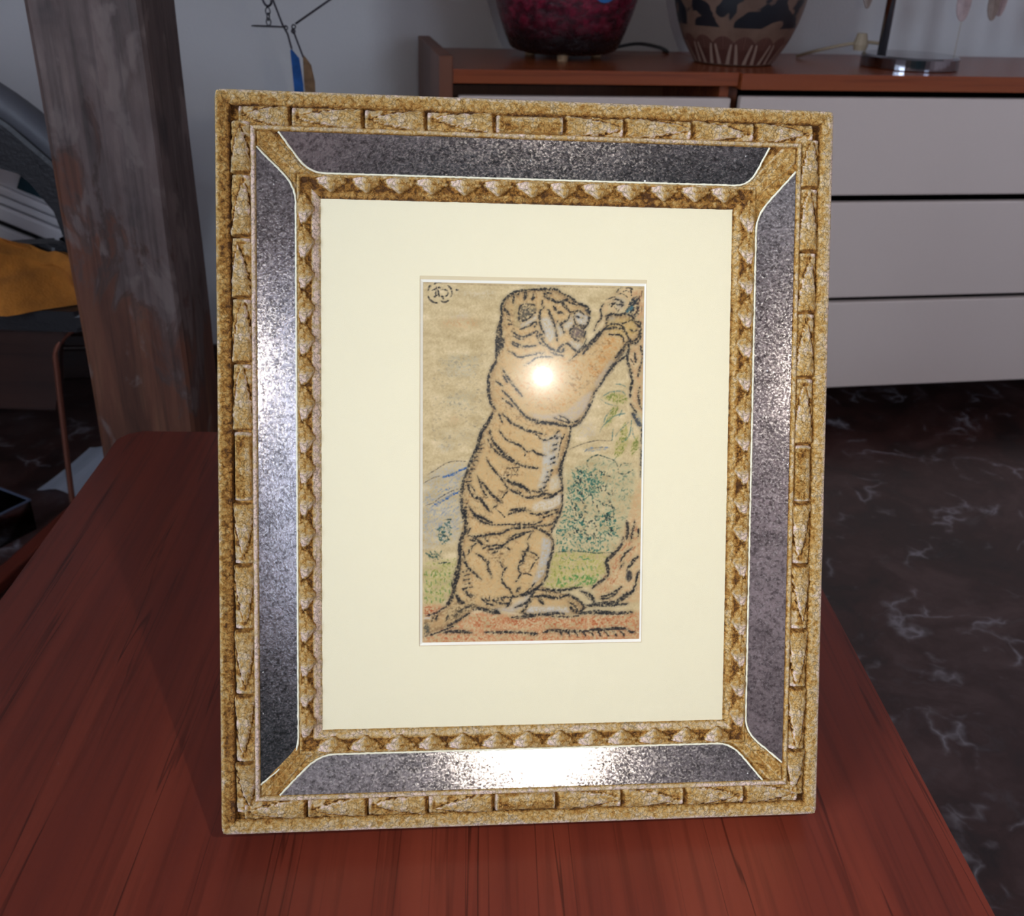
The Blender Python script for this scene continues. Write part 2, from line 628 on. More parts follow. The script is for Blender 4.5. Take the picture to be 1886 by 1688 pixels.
mm = .001
PROF = [(0, -32, .3), (0, -16, .3), (0, -2.2, .4), (.5, -.8, .8), (1.4, -.1, .72), (3, .3, .5), (5, .4, .45), (7, .3, .42), (8.6, -.2, .35), (9.4, -1.6, .15), (9.9, -3.2, .0),
        (10.6, -3.7, .02), (13, -3.2, .2), (16, -2.8, .3), (19, -2.8, .3), (21, -2.2, .3), (21.8, -.4, .4), (22.4, .7, .7), (23.3, 1.0, .8), (24.2, .7, .72), (24.9, -.6, .4), (25.2, -2.2, .2),
        (30, -4.0, .4), (37, -6.5, .4), (44, -9.0, .4), (48.6, -10.6, .4), (49.1, -9.4, .5), (49.8, -8.4, .55), (50.6, -8.6, .45), (51.4, -9.6, .15), (52.5, -10.2, .1), (55, -10.4, .18),
        (57.5, -10.6, .15), (58.6, -10.3, .35), (60, -10.9, .55), (62, -12.0, .5), (63.6, -13.2, .3), (64.2, -14.5, .15), (64.3, -17, .1)]
for side, (ca, cb) in SIDES.items():
    verts, tones, faces = [], [], []
    ns = 150 if side in ('left', 'right') else 130
    npf = len(PROF)
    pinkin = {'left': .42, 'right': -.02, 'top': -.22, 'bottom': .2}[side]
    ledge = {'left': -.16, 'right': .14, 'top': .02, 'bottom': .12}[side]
    for i in range(ns + 1):
        t = i / ns
        for k, (s, h, tn) in enumerate(PROF):
            p = inset(ca, s * mm).lerp(inset(cb, s * mm), t)
            q = p * 1000
            amp = .24 if s > 0 else .08
            d = noise.noise(Vector((q.x * .35, q.y * .35, s * .5))) * amp + noise.noise(Vector((q.x * .9, q.y * .9, s + 9))) * amp * .6
            z = (h + d) * mm
            ss = d * .5 * mm if 0 < s < 60 else d * .25 * mm
            p.x += IN[ca][0] * ss if side in ('left', 'right') else 0
            p.y += IN[ca][1] * ss if side in ('top', 'bottom') else 0
            # worn round outer corners
            for cn in (ca, cb):
                dx, dy = (p.x - CRN[cn][0]) * IN[cn][0], (p.y - CRN[cn][1]) * IN[cn][1]
                r0 = .0048
                if dx < r0 and dy < r0:
                    L_ = math.hypot(dx - r0, dy - r0)
                    if L_ > r0:
                        dx, dy = r0 + (dx - r0) * r0 / L_, r0 + (dy - r0) * r0 / L_
                        p.x, p.y = CRN[cn][0] + IN[cn][0] * dx, CRN[cn][1] + IN[cn][1] * dy
            verts.append((p.x, p.y, z))
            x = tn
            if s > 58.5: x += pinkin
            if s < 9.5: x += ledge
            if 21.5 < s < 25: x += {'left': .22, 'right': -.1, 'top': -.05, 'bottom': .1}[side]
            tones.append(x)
    for i in range(ns):
        for k in range(npf - 1):
            a = i * npf + k
            faces.append((a, a + 1, a + npf + 1, a + npf))
    # close the back of the rail
    for i in range(ns):
        faces.append((i * npf + npf - 1, i * npf, (i + 1) * npf, (i + 1) * npf + npf - 1))
    me = bpy.data.meshes.new('frame_rail')
    me.from_pydata(verts, [], faces)
    set_tone(me, tones)
    bm = bmesh.new(); bm.from_mesh(me); bmesh.ops.recalc_face_normals(bm, faces=bm.faces); bm.to_mesh(me); bm.free()
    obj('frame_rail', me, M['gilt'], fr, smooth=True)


def slope_h(s):                                     # surface of the mirror bed, mm
    return -2.2 - (s - 25.2) * (10.6 - 2.2) / (48.6 - 25.2)


def on_side(side, t, s, h):
    """t: metres along x or y in frame coordinates; s,h in mm"""
    if side == 'top': return Vector((t, H - s * mm, h * mm))
    if side == 'bottom': return Vector((t, s * mm, h * mm))
    if side == 'left': return Vector((-W / 2 + s * mm, t, h * mm))
    return Vector((W / 2 - s * mm, t, h * mm))


MIR = {'top': (-.1605, .1560, -.1425, .1455), 'bottom': (-.1620, .1605, -.1375, .1410),
       'left': (.0325, .4390, .0500, .4170), 'right': (.0370, .4335, .0560, .4060)}
for side, (o0, o1, i0, i1) in MIR.items():
    # outline from outer edge (s=25.2) to inner edge (s=48.4), inner corners rounded
    L = [(o0, 25.2), (o1, 25.2)]
    def rc(p0, p1, p2, k=5):
        v = []
        for j in range(k + 1):
            t = j / k
            a = Vector(p1).lerp(Vector(p0), .30 * (1 - t)) if t < .5 else Vector(p1)
            q0 = Vector(p1) + (Vector(p0) - Vector(p1)) * .35
            q2 = Vector(p1) + (Vector(p2) - Vector(p1)) * (.010 / (Vector(p2) - Vector(p1)).length)
            q = q0 * (1 - t) ** 2 + Vector(p1) * 2 * t * (1 - t) + q2 * t * t
            v.append((q.x, q.y * 1000))
        return v
    P = lambda t, s: (t, s * mm)
    c1 = rc(P(o1, 25.2), P(i1, 48.4), P(i0, 48.4))
    c0 = rc(P(o0, 25.2), P(i0, 48.4), P(i1, 48.4))[::-1]
    out = L + c1 + c0
    bm = bmesh.new()
    lift = 1.3
    a = [bm.verts.new(on_side(side, t, s, slope_h(s) + lift)) for t, s in out]
    b = [bm.verts.new(on_side(side, t, s, slope_h(s) - .4)) for t, s in out]
    bm.faces.new(a)
    bm.faces.new(b[::-1])
    for j in range(len(out)):
        bm.faces.new((a[j], a[(j + 1) % len(out)], b[(j + 1) % len(out)], b[j]))
    mp = obj('mirror_panel', bm, M['mirror'], fr)
    # ragged cream plaster line round the inner and diagonal edges
    path = out[1:] + [out[0]]
    dense = []
    for (ta, sa), (tb_, sb) in zip(path, path[1:]):
        n = max(1, int(math.hypot((tb_ - ta) * 1000, sb - sa) / 1.6))
        for j in range(n):
            f = j / n
            dense.append((ta + (tb_ - ta) * f, sa + (sb - sa) * f))
    dense.append(path[-1])
    pts = [on_side(side, t + noise.noise(Vector((t * 700, s, 3))) * .0003, s + noise.noise(Vector((t * 500, s * .6, 1))) * .3, slope_h(s) + 1.25) for t, s in dense]
    bm = tube(bmesh.new(), pts, lambda t: .00068 + .00030 * noise.noise(Vector((t * 90, 2, len(pts)))), 6)
    obj('plaster_edge', bm, M['plaster'], mp, smooth=True)

# gilt strips over the mitres
for c, (sa, sb) in {'tl': ('top', 'left'), 'tr': ('top', 'right'), 'bl': ('bottom', 'left'), 'br': ('bottom', 'right')}.items():
    verts, tones, faces = [], [], []
    n, kx = 26, 10
    for i in range(n + 1):
        s = 24.9 + (49.2 - 24.9) * i / n
        f = i / n
        wd = (9.8 - 1.6 * f + 2.2 * max(0, f - .8) / .2)
        for k in range(-kx, kx + 1):
            u = k / kx
            cx = CRN[c][0] + IN[c][0] * s * mm
            cy = CRN[c][1] + IN[c][1] * s * mm
            if u <= 0:                              # along the horizontal rail
                x, y = cx + IN[c][0] * (-u) * wd * mm, cy
            else:
                x, y = cx, cy + IN[c][1] * u * wd * mm
            z = slope_h(s) + 1.9 * (1 - abs(u) ** 6) + .35 * math.cos(u * 3.1) - (.3 if abs(u) > .97 else 0) + noise.noise(Vector((x * 500, y * 500, 4))) * .22
            if k in (-kx, kx) or i in (0, n):
                z = slope_h(s) - .6
            verts.append((x, y, z * mm))
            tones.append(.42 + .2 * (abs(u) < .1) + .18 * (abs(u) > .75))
    kk = 2 * kx + 1
    for i in range(n):
        for k in range(kk - 1):
            a = i * kk + k
            faces.append((a, a + 1, a + kk + 1, a + kk))
    me = bpy.data.meshes.new('corner_strip')
    me.from_pydata(verts, [], faces)
    set_tone(me, tones)
    bm = bmesh.new(); bm.from_mesh(me); bmesh.ops.recalc_face_normals(bm, faces=bm.faces); bm.to_mesh(me); bm.free()
    o = obj('corner_strip', me, M['gilt'], fr, smooth=True)
    if sum((p.normal.z for p in me.polygons)) < 0:
        me.flip_normals()


def field_mesh(name, nx, ny, fn, L, wid):
    """height field over x in 0..L, y in -wid..wid; fn(x01,u)->(h mm, tone, width factor)"""
    verts, tones, faces = [], [], []
    for i in range(nx + 1):
        for j in range(ny + 1):
            x, u = i / nx, -1 + 2 * j / ny
            h, tn, wf_ = fn(x, u)
            verts.append((x * L, u * wid * wf_, h * mm))
            tones.append(tn)
    for i in range(nx):
        for j in range(ny):
            a = i * (ny + 1) + j
            faces.append((a, a + ny + 1, a + ny + 2, a + 1))
    me = bpy.data.meshes.new(name)
    me.from_pydata(verts, [], faces)
    set_tone(me, tones)
    me.materials.append(M['gilt'])
    for p in me.polygons:
        p.use_smooth = True
    return me


def leaf_fn(seed):
    r = random.Random(seed)
    ph, tip, tw = r.random() * 20, r.uniform(.03, .20), r.uniform(-.5, .5)

    def fn(x, u):
        c = max(0., 1 - u * u)
        barrel = 4.2 * math.sqrt(c)
        wl = 1.02 * max(0., (x - tip) / (1 - tip)) ** .5
        lc = tw * (1 - x)
        n1 = noise.noise(Vector((x * 9 + ph, u * 2.6, 1))) + .6 * noise.noise(Vector((x * 22 + ph, u * 7, 5)))
        d = abs(u - lc) - wl + .16 * noise.noise(Vector((x * 17 + ph, u * 2, 3)))
        h = barrel * (.66 + .12 * x)
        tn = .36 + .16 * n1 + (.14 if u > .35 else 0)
        if d < 0:
            e = min(1., -d / .12)
            h = max(h, barrel * (.70 + .16 * x)) + 1.3 * e * math.sqrt(c)
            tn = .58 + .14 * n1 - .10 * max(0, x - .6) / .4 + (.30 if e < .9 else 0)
        elif d < .14:
            h -= .6
            tn = .0 + .1 * n1
        if x < .07:
            h += 1.5 * math.sqrt(c)
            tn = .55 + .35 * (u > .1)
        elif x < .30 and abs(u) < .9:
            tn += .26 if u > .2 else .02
        if x > .955:
            h -= .9
            tn -= .30
        if x in (0, 1.0) or abs(u) > .999:
            h = -3.2
        return h + .5 * n1, tn, .90 + .14 * x + .07 * n1
    return fn


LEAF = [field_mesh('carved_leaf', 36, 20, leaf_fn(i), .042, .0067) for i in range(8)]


def centre_fn(x, u):
    c = max(0., 1 - u * u)
    n1 = noise.noise(Vector((x * 9 + 70, u * 2.6, 1))) + .5 * noise.noise(Vector((x * 30, u * 9, 8)))
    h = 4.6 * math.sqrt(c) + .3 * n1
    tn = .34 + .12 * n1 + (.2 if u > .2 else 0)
    if x < .05 or x > .95:
        h += 1.2 * math.sqrt(c); tn = .85
    if x in (0, 1.0) or abs(u) > .999: h = -3.2
    return h, tn, 1.0


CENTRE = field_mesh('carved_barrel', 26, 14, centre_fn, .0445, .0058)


def place(name, me, side, t0, t1, s, h, L):
    """x axis of the piece from t0 towards t1 along the rail"""
    d = 1 if t1 > t0 else -1
    ax = Vector((d, 0, 0)) if side in ('top', 'bottom') else Vector((0, d, 0))
    z = Vector((0, 0, 1))
    ay = z.cross(ax)
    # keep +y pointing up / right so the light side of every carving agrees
    p = on_side(side, t0, s, h)
    mt = Matrix.Identity(4)
    k = abs(t1 - t0) / L
    for i in range(3):
        mt[i][0], mt[i][1], mt[i][2], mt[i][3] = ax[i] * k, ay[i], z[i], p[i]
    return obj(name, me, None, fr, mt)


YS_L = [.4545, .4217, .3826, .3446, .3039, .2612, .2164, .1765, .1346, .0923, .0480, .0150]
YS_R = [.4545, .4229, .3812, .3412, .2981, .2536, .2150, .1730, .1286, .0890, .0460, .0150]
XS_T = [-.1850, -.1528, -.1075, -.0685, -.0248, .0198, .0587, .1034, .1451, .1850]
XS_B = [-.1850, -.1447, -.1056, -.0664, -.0227, .0190, .0632, .1060, .1475, .1850]
q = 0
for side, xs in (('left', YS_L), ('right', YS_R), ('top', XS_T), ('bottom', XS_B)):
    nmid = (len(xs) - 1) // 2
    for i in range(len(xs) - 1):
        a, b = xs[i], xs[i + 1]
        if i == nmid:
            place('carved_barrel', CENTRE, side, a, b, 15.9, -2.4, .0445)
        elif i < nmid:
            place('carved_leaf', LEAF[(q * 5) % 8], side, a, b, 15.9, -2.4, .042)
        else:
            place('carved_leaf', LEAF[(q * 5) % 8], side, b, a, 15.9, -2.4, .042)
        q += 1


def bead_fn(seed):
    def fn(x, u):
        # x across the rail from the mirror (0) to the mat (1), u along the rail
        n1 = noise.noise(Vector((x * 5 + seed * 7, u * 4, 2))) + .6 * noise.noise(Vector((x * 14, u * 12 + seed, 7)))
        a = x * 2 - 1
        wl = 1.0 * (1 - max(0, (a + .25) / 1.25) ** 1.15) * min(1, .72 + (a + 1) * .9)
        wl *= 1 + .18 * noise.noise(Vector((x * 7, seed * 3.1, 9)))
        d = 1 - abs(u) / max(wl, .02)
        if d > 0 and -.98 < a < .98:
            h = 3.7 * d ** .8 * math.sqrt(max(0, 1 - a * a * .75)) + .7 * n1 * min(1, d * 4) + .3
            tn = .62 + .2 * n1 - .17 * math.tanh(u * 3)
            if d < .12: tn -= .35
        else:
            h, tn = -1.0 + .3 * n1, .04
        return h, tn, 1.0
    return fn


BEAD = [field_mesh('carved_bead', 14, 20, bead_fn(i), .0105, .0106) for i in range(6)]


def bead(side, t, k):
    ay = Vector((1, 0, 0)) if side in ('top', 'bottom') else Vector((0, 1, 0))
    ax = {'top': Vector((0, -1, 0)), 'bottom': Vector((0, 1, 0)), 'left': Vector((1, 0, 0)), 'right': Vector((-1, 0, 0))}[side]
    z = Vector((0, 0, 1))
    p = on_side(side, t, 49.6, -10.0)
    mt = Matrix.Identity(4)
    s = 1 + random.uniform(-.1, .1)
    for i in range(3):
        mt[i][0], mt[i][1], mt[i][2], mt[i][3] = ax[i], ay[i] * s, z[i], p[i]
    obj('carved_bead', BEAD[(k * 5) % 6], None, fr, mt)


k = 0
for side, a, b, n in (('top', -.128, .130, 13), ('bottom', -.128, .130, 13), ('left', .070, .404, 17), ('right', .070, .404, 17)):
    for i in range(n):
        bead(side, a + (b - a) * i / (n - 1) + random.uniform(-.0012, .0012), k)
        k += 1

# mat board with its window
mx0, mx1, my0, my1 = -W / 2 + .0625, W / 2 - .0605, .0625, H - .0605
ox0, ox1, oy0, oy1 = -.0722, .0784, .1184, .3626


def ring_faces(bm, A, B):
    va = [bm.verts.new(p) for p in A]
    vb = [bm.verts.new(p) for p in B]
    for j in range(4):
        bm.faces.new((va[j], va[(j + 1) % 4], vb[(j + 1) % 4], vb[j]))


def rect(x0, y0, x1, y1, z):
    return [(x0, y0, z), (x1, y0, z), (x1, y1, z), (x0, y1, z)]


zt, zm, zd = -.0133, -.0138, -.0152
bm = bmesh.new()
ring_faces(bm, rect(mx0, my0, mx1, my1, zt), rect(ox0, oy0, ox1, oy1, zt))
ring_faces(bm, rect(mx0, my0, mx1, my1, zt), rect(mx0, my0, mx1, my1, zd))
matb = obj('mat_board', bm, M['mat'], fr)
t0 = (ox0 + .0004, oy0 + .0004, ox1 - .0005, oy1 - .0024)
bm = bmesh.new()
ring_faces(bm, rect(ox0, oy0, ox1, oy1, zt), rect(*t0, zm))
obj('mat_edge', bm, M['tan'], matb)
dr = (-.0700, .1204, .0770, .3586)
bm = bmesh.new()
ring_faces(bm, rect(*t0, zm), rect(dr[0], dr[1], dr[2], dr[3], zd + .0001))
obj('mat_bevel', bm, M['bevel'], matb)
obj('glass_pane', boxbm((mx0, my0, -.0126), (mx1, my1, -.0124)), M['glass'], fr)
obj('backing_board', boxbm((mx0 - .004, my0 - .004, -.030), (mx1 + .004, my1 + .004, -.0175)), M['backing'], fr)
# easel strut behind the frame, down to the table
bm = bmesh.new()
inv = FM.inverted()
foot = inv @ Vector((FO.x - .055, FO.y + .32, TZ + .002))
hinge = Vector((0, .30, -.031))
sx_ = Vector((1, 0, 0))
dirn = (foot - hinge).normalized()
nrm = dirn.cross(sx_).normalized() * .002
vs = []
for p, w_ in ((hinge, .03), (foot, .045)):
    for a in (-1, 1):
        for b in (-1, 1):
            vs.append(bm.verts.new(p + sx_ * a * w_ + nrm * b))
for f in ((0, 1, 3, 2), (4, 6, 7, 5), (0, 4, 5, 1), (2, 3, 7, 6), (0, 2, 6, 4), (1, 5, 7, 3)):
    bm.faces.new([vs[i] for i in f])
obj('easel_strut', bm, M['backing'], fr)

# ------------------------------------------------------------------ the tiger drawing, rasterised to per-vertex colour of a fine sheet
CX0, CY0, CWD, CHT = 770, 505, 428, 690
WIN = {'A': (760, 490, 4.191), 'B': (760, 840, 4.191), 'H': (900, 510, 9.38), 'P': (1070, 510, 9.377), 'Q': (1020, 680, 8.44),
       'M': (830, 760, 8.2), 'K': (820, 940, 7.34), 'N': (980, 960, 7.03), 'L': (770, 780, 4.015)}


def pts_of(w, s):
    x0, y0, k = WIN[w]
    v = np.array([[float(q) for q in p.split(',')] for p in s.split()])
    return v / k + [x0 - CX0, y0 - CY0]


def blur(a, r):
    k = np.exp(-.5 * (np.arange(-3 * r, 3 * r + 1) / r) ** 2)
    k /= k.sum()
    for ax in (0, 1):
        p = np.pad(a, [(3 * r, 3 * r) if i == ax else (0, 0) for i in range(2)], mode='edge')
        a = np.apply_along_axis(lambda v: np.convolve(v, k, 'valid'), ax, p)
    return a


def unit(a):
    return (a - a.mean()) / a.std()


GRAIN = unit(unit(RNG.standard_normal((CHT, CWD))) * .55 + unit(blur(RNG.standard_normal((CHT, CWD)), 1)))
CLOUD = unit(blur(RNG.standard_normal((CHT, CWD)), 6))
_h = RNG.standard_normal((CHT // 4 + 2, CWD // 24 + 3))
STREAK = unit(blur(np.repeat(np.repeat(_h, 4, 0), 24, 1)[:CHT, :CWD], 3))
YY, XX = np.mgrid[0:CHT, 0:CWD].astype(float)
IMG = np.empty((CHT, CWD, 3))
IMG[:] = (207, 184, 138)
IMG += (STREAK * 5 + GRAIN * 5 + CLOUD * 3)[..., None] * np.array([1, 1, 1.05])


def put(cov, col):
    global IMG
    IMG = IMG * (1 - cov[..., None]) + np.array(col, float) * cov[..., None]


def polymask(P, soft=1):
    inside = np.zeros((CHT, CWD), bool)
    n = len(P)
    for i in range(n):
        (xa, ya), (xb, yb) = P[i], P[(i + 1) % n]
        if ya == yb:
            continue
        c = ((ya > YY) != (yb > YY)) & (XX < (xb - xa) * (YY - ya) / (yb - ya) + xa)
        inside ^= c
    return blur(inside.astype(float), soft) if soft else inside.astype(float)


def fill(P, col, a=1., grain=.3, soft=2):
    m = polymask(P, soft) * a * np.clip(1 - grain + grain * (GRAIN * .9 + .3), 0, 1)
    put(np.clip(m, 0, 1), col)
    return m


def curve(P, k=5):
    if len(P) < 3:
        return np.array([P[0] + (P[-1] - P[0]) * t for t in np.linspace(0, 1, 5)])
    out = []
    n = len(P)
    for i in range(n - 1):
        p0, p1, p2, p3 = P[max(i - 1, 0)], P[i], P[i + 1], P[min(i + 2, n - 1)]
        for j in range(k):
            t = j / k
            out.append(.5 * (2 * p1 + (p2 - p0) * t + (2 * p0 - 5 * p1 + 4 * p2 - p3) * t * t + (3 * p1 - p0 - 3 * p2 + p3) * t ** 3))
    return np.array(out + [P[-1]])


INK = (26, 28, 30)


def line(P, w, col=INK, a=.92, grain=.62, taper=1.):
    P = curve(P)
    x0, y0 = np.floor(P.min(0) - w - 2).astype(int)
    x1, y1 = np.ceil(P.max(0) + w + 3).astype(int)
    x0, y0, x1, y1 = max(x0, 0), max(y0, 0), min(x1, CWD), min(y1, CHT)
    if x1 <= x0 or y1 <= y0:
        return
    X, Y = XX[y0:y1, x0:x1], YY[y0:y1, x0:x1]
    best = np.full(X.shape, -9.)
    n = len(P) - 1
    for i in range(n):
        d = P[i + 1] - P[i]
        L2 = max(d @ d, 1e-9)
        t = np.clip(((X - P[i][0]) * d[0] + (Y - P[i][1]) * d[1]) / L2, 0, 1)
        dist = np.hypot(X - P[i][0] - t * d[0], Y - P[i][1] - t * d[1])
        s = (i + t) / n
        r = w * .5 * (1 - taper * .6 * np.abs(2 * s - 1) ** 3)
        best = np.maximum(best, r - dist)
    G = GRAIN[y0:y1, x0:x1]
    cov = np.clip((best + .7 + G * .4) / 1.3, 0, 1) * a * np.clip(1.06 - grain * .5 + grain * .55 * G, .15, 1)
    if col == INK and w > 2:                        # smudged charcoal dust round the strokes
        cov = np.maximum(cov, np.clip((best + 4.5) / 6, 0, 1) * .24 * np.clip(.8 + .5 * G, .1, 1.5))
    IMG[y0:y1, x0:x1] = IMG[y0:y1, x0:x1] * (1 - cov[..., None]) + np.array(col, float) * cov[..., None]


def strokes(w, txt, col=INK, **kw):
    for r in txt.strip().split('\n'):
        a, b = r.split(None, 1)
        line(pts_of(w, b), float(a) * .80, col, **kw)


def stipple(P, n, col, w, ln, ang, a=.8, jit=.5):
    m = polymask(P, 0)
    x0, y0 = P.min(0); x1, y1 = P.max(0)
    k = 0
    for _ in range(n * 6):
        x, y = RNG.uniform(x0, x1), RNG.uniform(y0, y1)
        if not (0 <= int(x) < CWD and 0 <= int(y) < CHT) or m[int(y), int(x)] < .5:
            continue
        g = ang + RNG.normal(0, jit)
        l = ln * RNG.uniform(.5, 1.3)
        d = np.array([math.cos(g), math.sin(g)]) * l / 2
        c = np.array([x, y])
        line(np.array([c - d, c + d]), w * RNG.uniform(.7, 1.3), col, a, .8, .5)
        k += 1
        if k >= n:
            break


def J(*a):
    return np.concatenate([pts_of(w, s) for w, s in a])


# background washes: sky smears, hills, meadow, earth
for s, col in (('A 210,440 360,400 520,430 500,470 350,470 230,460', (188, 132, 78)), ('A 290,380 420,365 430,395 300,400', (176, 178, 176)), ('A 330,200 640,195 640,240 340,230', (196, 186, 165)),
               ('A 210,760 300,690 520,700 500,790 330,800', (160, 156, 134)), ('A 220,820 480,800 480,845 240,840', (172, 176, 170)), ('A 250,1000 480,970 470,1100 260,1100', (168, 160, 132)),
               ('A 290,1180 350,1165 350,1200 300,1205', (186, 120, 70)), ('A 200,1390 310,1375 300,1410 210,1420', (160, 172, 186)), ('A 1260,1230 1400,1215 1420,1330 1280,1330', (182, 168, 150)),
               ('A 200,1270 480,1260 460,1370 220,1370', (188, 172, 136))):
    w, s = s.split(' ', 1)
    fill(pts_of(w, s), col, .55, .8, 5)
stipple(pts_of('A', '200,680 560,680 540,1400 150,1400 150,900'), 260, (120, 112, 92), 1.2, 4, .1, .35)
fill(pts_of('L', '45,430 120,345 250,290 350,280 330,400 300,480 320,700 300,860 45,940'), (178, 172, 158), .75, .6, 4)
stipple(pts_of('L', '45,520 250,390 340,350 320,560 310,780 45,800'), 190, (140, 146, 150), 1.2, 9, -.55, .5, .15)
stipple(pts_of('L', '190,390 360,320 350,340 210,400'), 26, (52, 92, 150), 1.5, 12, -.35, .75, .12)
stipple(pts_of('L', '110,600 290,490 290,520 130,605'), 26, (52, 92, 150), 1.5, 12, -.5, .7, .12)
stipple(pts_of('L', '140,500 280,460 280,490 150,530'), 12, (90, 116, 150), 1.3, 10, -.4, .5, .12)
strokes('L', '''1.6 70,382 130,345 200,300 270,280 355,282
1.8 55,610 110,590 170,545 230,510 300,485
1.0 45,440 110,405 160,390''', (70, 62, 50), a=.75)
GL = pts_of('L', '45,1030 290,1000 280,1130 230,1290 120,1345 45,1345')
fill(GL, (178, 170, 98), .8, .6, 3)
stipple(GL, 60, (112, 128, 52), 1.6, 6, 1.4, .6)
GR = pts_of('B', '1090,745 1490,735 1500,880 1390,1000 1200,1030 1010,1020 1060,870')
fill(GR, (180, 170, 92), .8, .6, 3)
stipple(GR, 170, (132, 142, 62), 1.5, 5, 1.5, .55)
fill(J(('B', '85,1150 250,1150 230,1300 500,1200 900,1240 1300,1240 1760,1200 1760,1430 85,1445')), (196, 132, 86), .85, .55, 3)
stipple(pts_of('B', '500,1240 1690,1240 1690,1310 480,1320'), 210, (176, 92, 52), 1.6, 7, .15, .55)
stipple(pts_of('B', '300,1390 1700,1390 1700,1430 100,1440'), 130, (184, 100, 60), 1.6, 7, .1, .5)
stipple(pts_of('B', '90,1165 230,1160 180,1220 90,1240'), 40, (170, 84, 48), 1.6, 7, .1, .6)
FR = pts_of('B', '1190,110 1290,60 1370,20 1500,10 1680,60 1720,130 1690,420 1600,650 1540,735 1120,745 1100,600 1160,470 1190,300')
fill(FR, (168, 168, 128), .6, .7, 5)
stipple(FR, 420, (104, 124, 100), 1.5, 5, .8, .55, 1.2)
for s, n in (('1230,120 1450,100 1480,200 1400,330 1250,330', 190), ('1110,560 1300,560 1520,700 1500,740 1110,740', 120), ('1160,430 1300,420 1330,560 1120,600', 90), ('1400,420 1560,400 1580,640 1420,660', 90), ('1180,250 1260,230 1290,420 1180,420', 60)):
    stipple(pts_of('B', s), n, (44, 98, 84), 1.9, 5, .8, .75, 1.3)
stipple(pts_of('B', '1220,100 1500,100 1560,330 1540,650 1200,640 1230,400'), 95, (34, 46, 44), 2.0, 6, .9, .85, .5)
strokes('B', '''2.6 1355,90 1345,50 1380,10 1440,-5 1500,15
1.6 1500,15 1560,40 1590,90 1620,60 1680,60
1.6 1590,90 1590,130 1640,140 1700,110
1.4 1380,320 1460,360 1540,400 1550,480
1.4 1220,280 1230,380 1250,500
1.6 1110,745 1250,735 1420,750 1560,745''', (44, 66, 58))
strokes('N', '1.8 380,480 440,500 470,460 500,500 560,510 630,460 660,500 720,490 760,510 800,490', (70, 128, 84))
for i in range(9):
    x = 360 + i * 58
    strokes('N', f'2.6 {x},{575 + (i % 3) * 8} {x + 8},{625 + (i % 2) * 10}', (74, 130, 78), a=.8)
stipple(pts_of('N', '330,740 500,700 880,680 900,740 780,820 330,850'), 70, (84, 138, 70), 2.2, 6, 1.4, .7, .5)
for r_ in range(4):
    for i in range(6):
        strokes('L', f'2.0 {60 + i * 34},{1095 + r_ * 62 + (i % 2) * 14} {66 + i * 34},{1128 + r_ * 62 + (i % 2) * 14}', (84, 128, 66), a=.75)
stipple(pts_of('L', '130,790 200,730 250,720 250,840 210,900 140,860'), 50, (52, 88, 80), 2.0, 6, .9, .7, .9)
stipple(pts_of('L', '60,960 170,950 170,1000 60,1000'), 22, (46, 78, 66), 2, 6, 1.3, .7, .5)
strokes('L', '''2.4 190,715 250,710
2.2 150,820 200,830 240,870
2.4 150,1040 195,1030 240,1030
2 110,1015 130,1025''', (40, 56, 50))

# tree trunk on the right and the palm frond
TR1 = J(('A', '1560,205 1640,165 1785,180 1785,1150 1690,1090 1690,900 1650,720 1700,600 1760,470 1620,330 1470,440 1390,500 1440,400 1460,300'), )
fill(TR1, (204, 170, 122), .8, .5, 2)
fill(pts_of('A', '1700,200 1785,190 1785,640 1750,560 1760,450 1700,380'), (188, 136, 96), .65, .5, 3)
fill(pts_of('A', '1670,640 1785,600 1785,1140 1690,1080 1710,900'), (196, 152, 106), .6, .5, 2)
fill(J(('B', '1765,180 1720,260 1660,480 1600,680 1490,830 1490,920 1390,1010 1420,1110 1560,1140 1765,1130')), (200, 160, 112), .8, .5, 2)
stipple(pts_of('B', '1560,760 1740,500 1750,700 1500,1050 1420,1060'), 90, (180, 108, 70), 1.4, 8, -1.0, .45, .2)
fill(pts_of('A', '1570,230 1660,260 1620,340 1560,330'), (198, 186, 160), .7, .4, 2)
strokes('P', '''2.6 690,185 640,230 600,285
2.4 425,400 500,375 560,350
2.2 560,350 590,345
3.2 540,395 620,390 690,420 740,470 700,520
3.0 480,470 560,465 640,480 720,480
2.4 490,490 530,510 570,460 600,450
1.6 560,500 600,540 640,600 660,550
3.6 390,470 350,530 345,600 360,680 330,750 280,800 250,870 230,940
2.2 770,195 840,190 900,225
1.8 860,190 870,320
1.6 620,310 700,290 760,320 800,350
1.4 720,260 780,240 830,260''')
stipple(pts_of('P', '770,600 870,380 950,340 1000,420 960,700 900,640 820,620'), 46, (44, 50, 52), 2.6, 11, -1.0, .75, .2)
stipple(pts_of('P', '770,610 860,510 890,540 800,610'), 12, (60, 104, 112), 2.2, 8, -.7, .7, .3)
strokes('P', '''4.5 1010,330 1000,400 980,500 960,620 950,690
2 1060,240 1050,300 1040,340
1.6 1050,520 1050,600''', (60, 40, 34), a=.75)
PF = (118, 132, 74)
for s in ('1470,1020 1540,980 1640,1000 1660,1060 1560,1060', '1500,1180 1540,1100 1590,1080 1560,1180 1480,1260', '1560,1470 1560,1400 1640,1200 1660,1250 1660,1380 1600,1470', '1690,1480 1690,1380 1740,1300 1740,1400'):
    fill(pts_of('A', s), (150, 150, 62), .7, .6, 2)
    stipple(pts_of('A', s), 26, (116, 124, 60), 1.6, 7, -1.0, .65, .4)
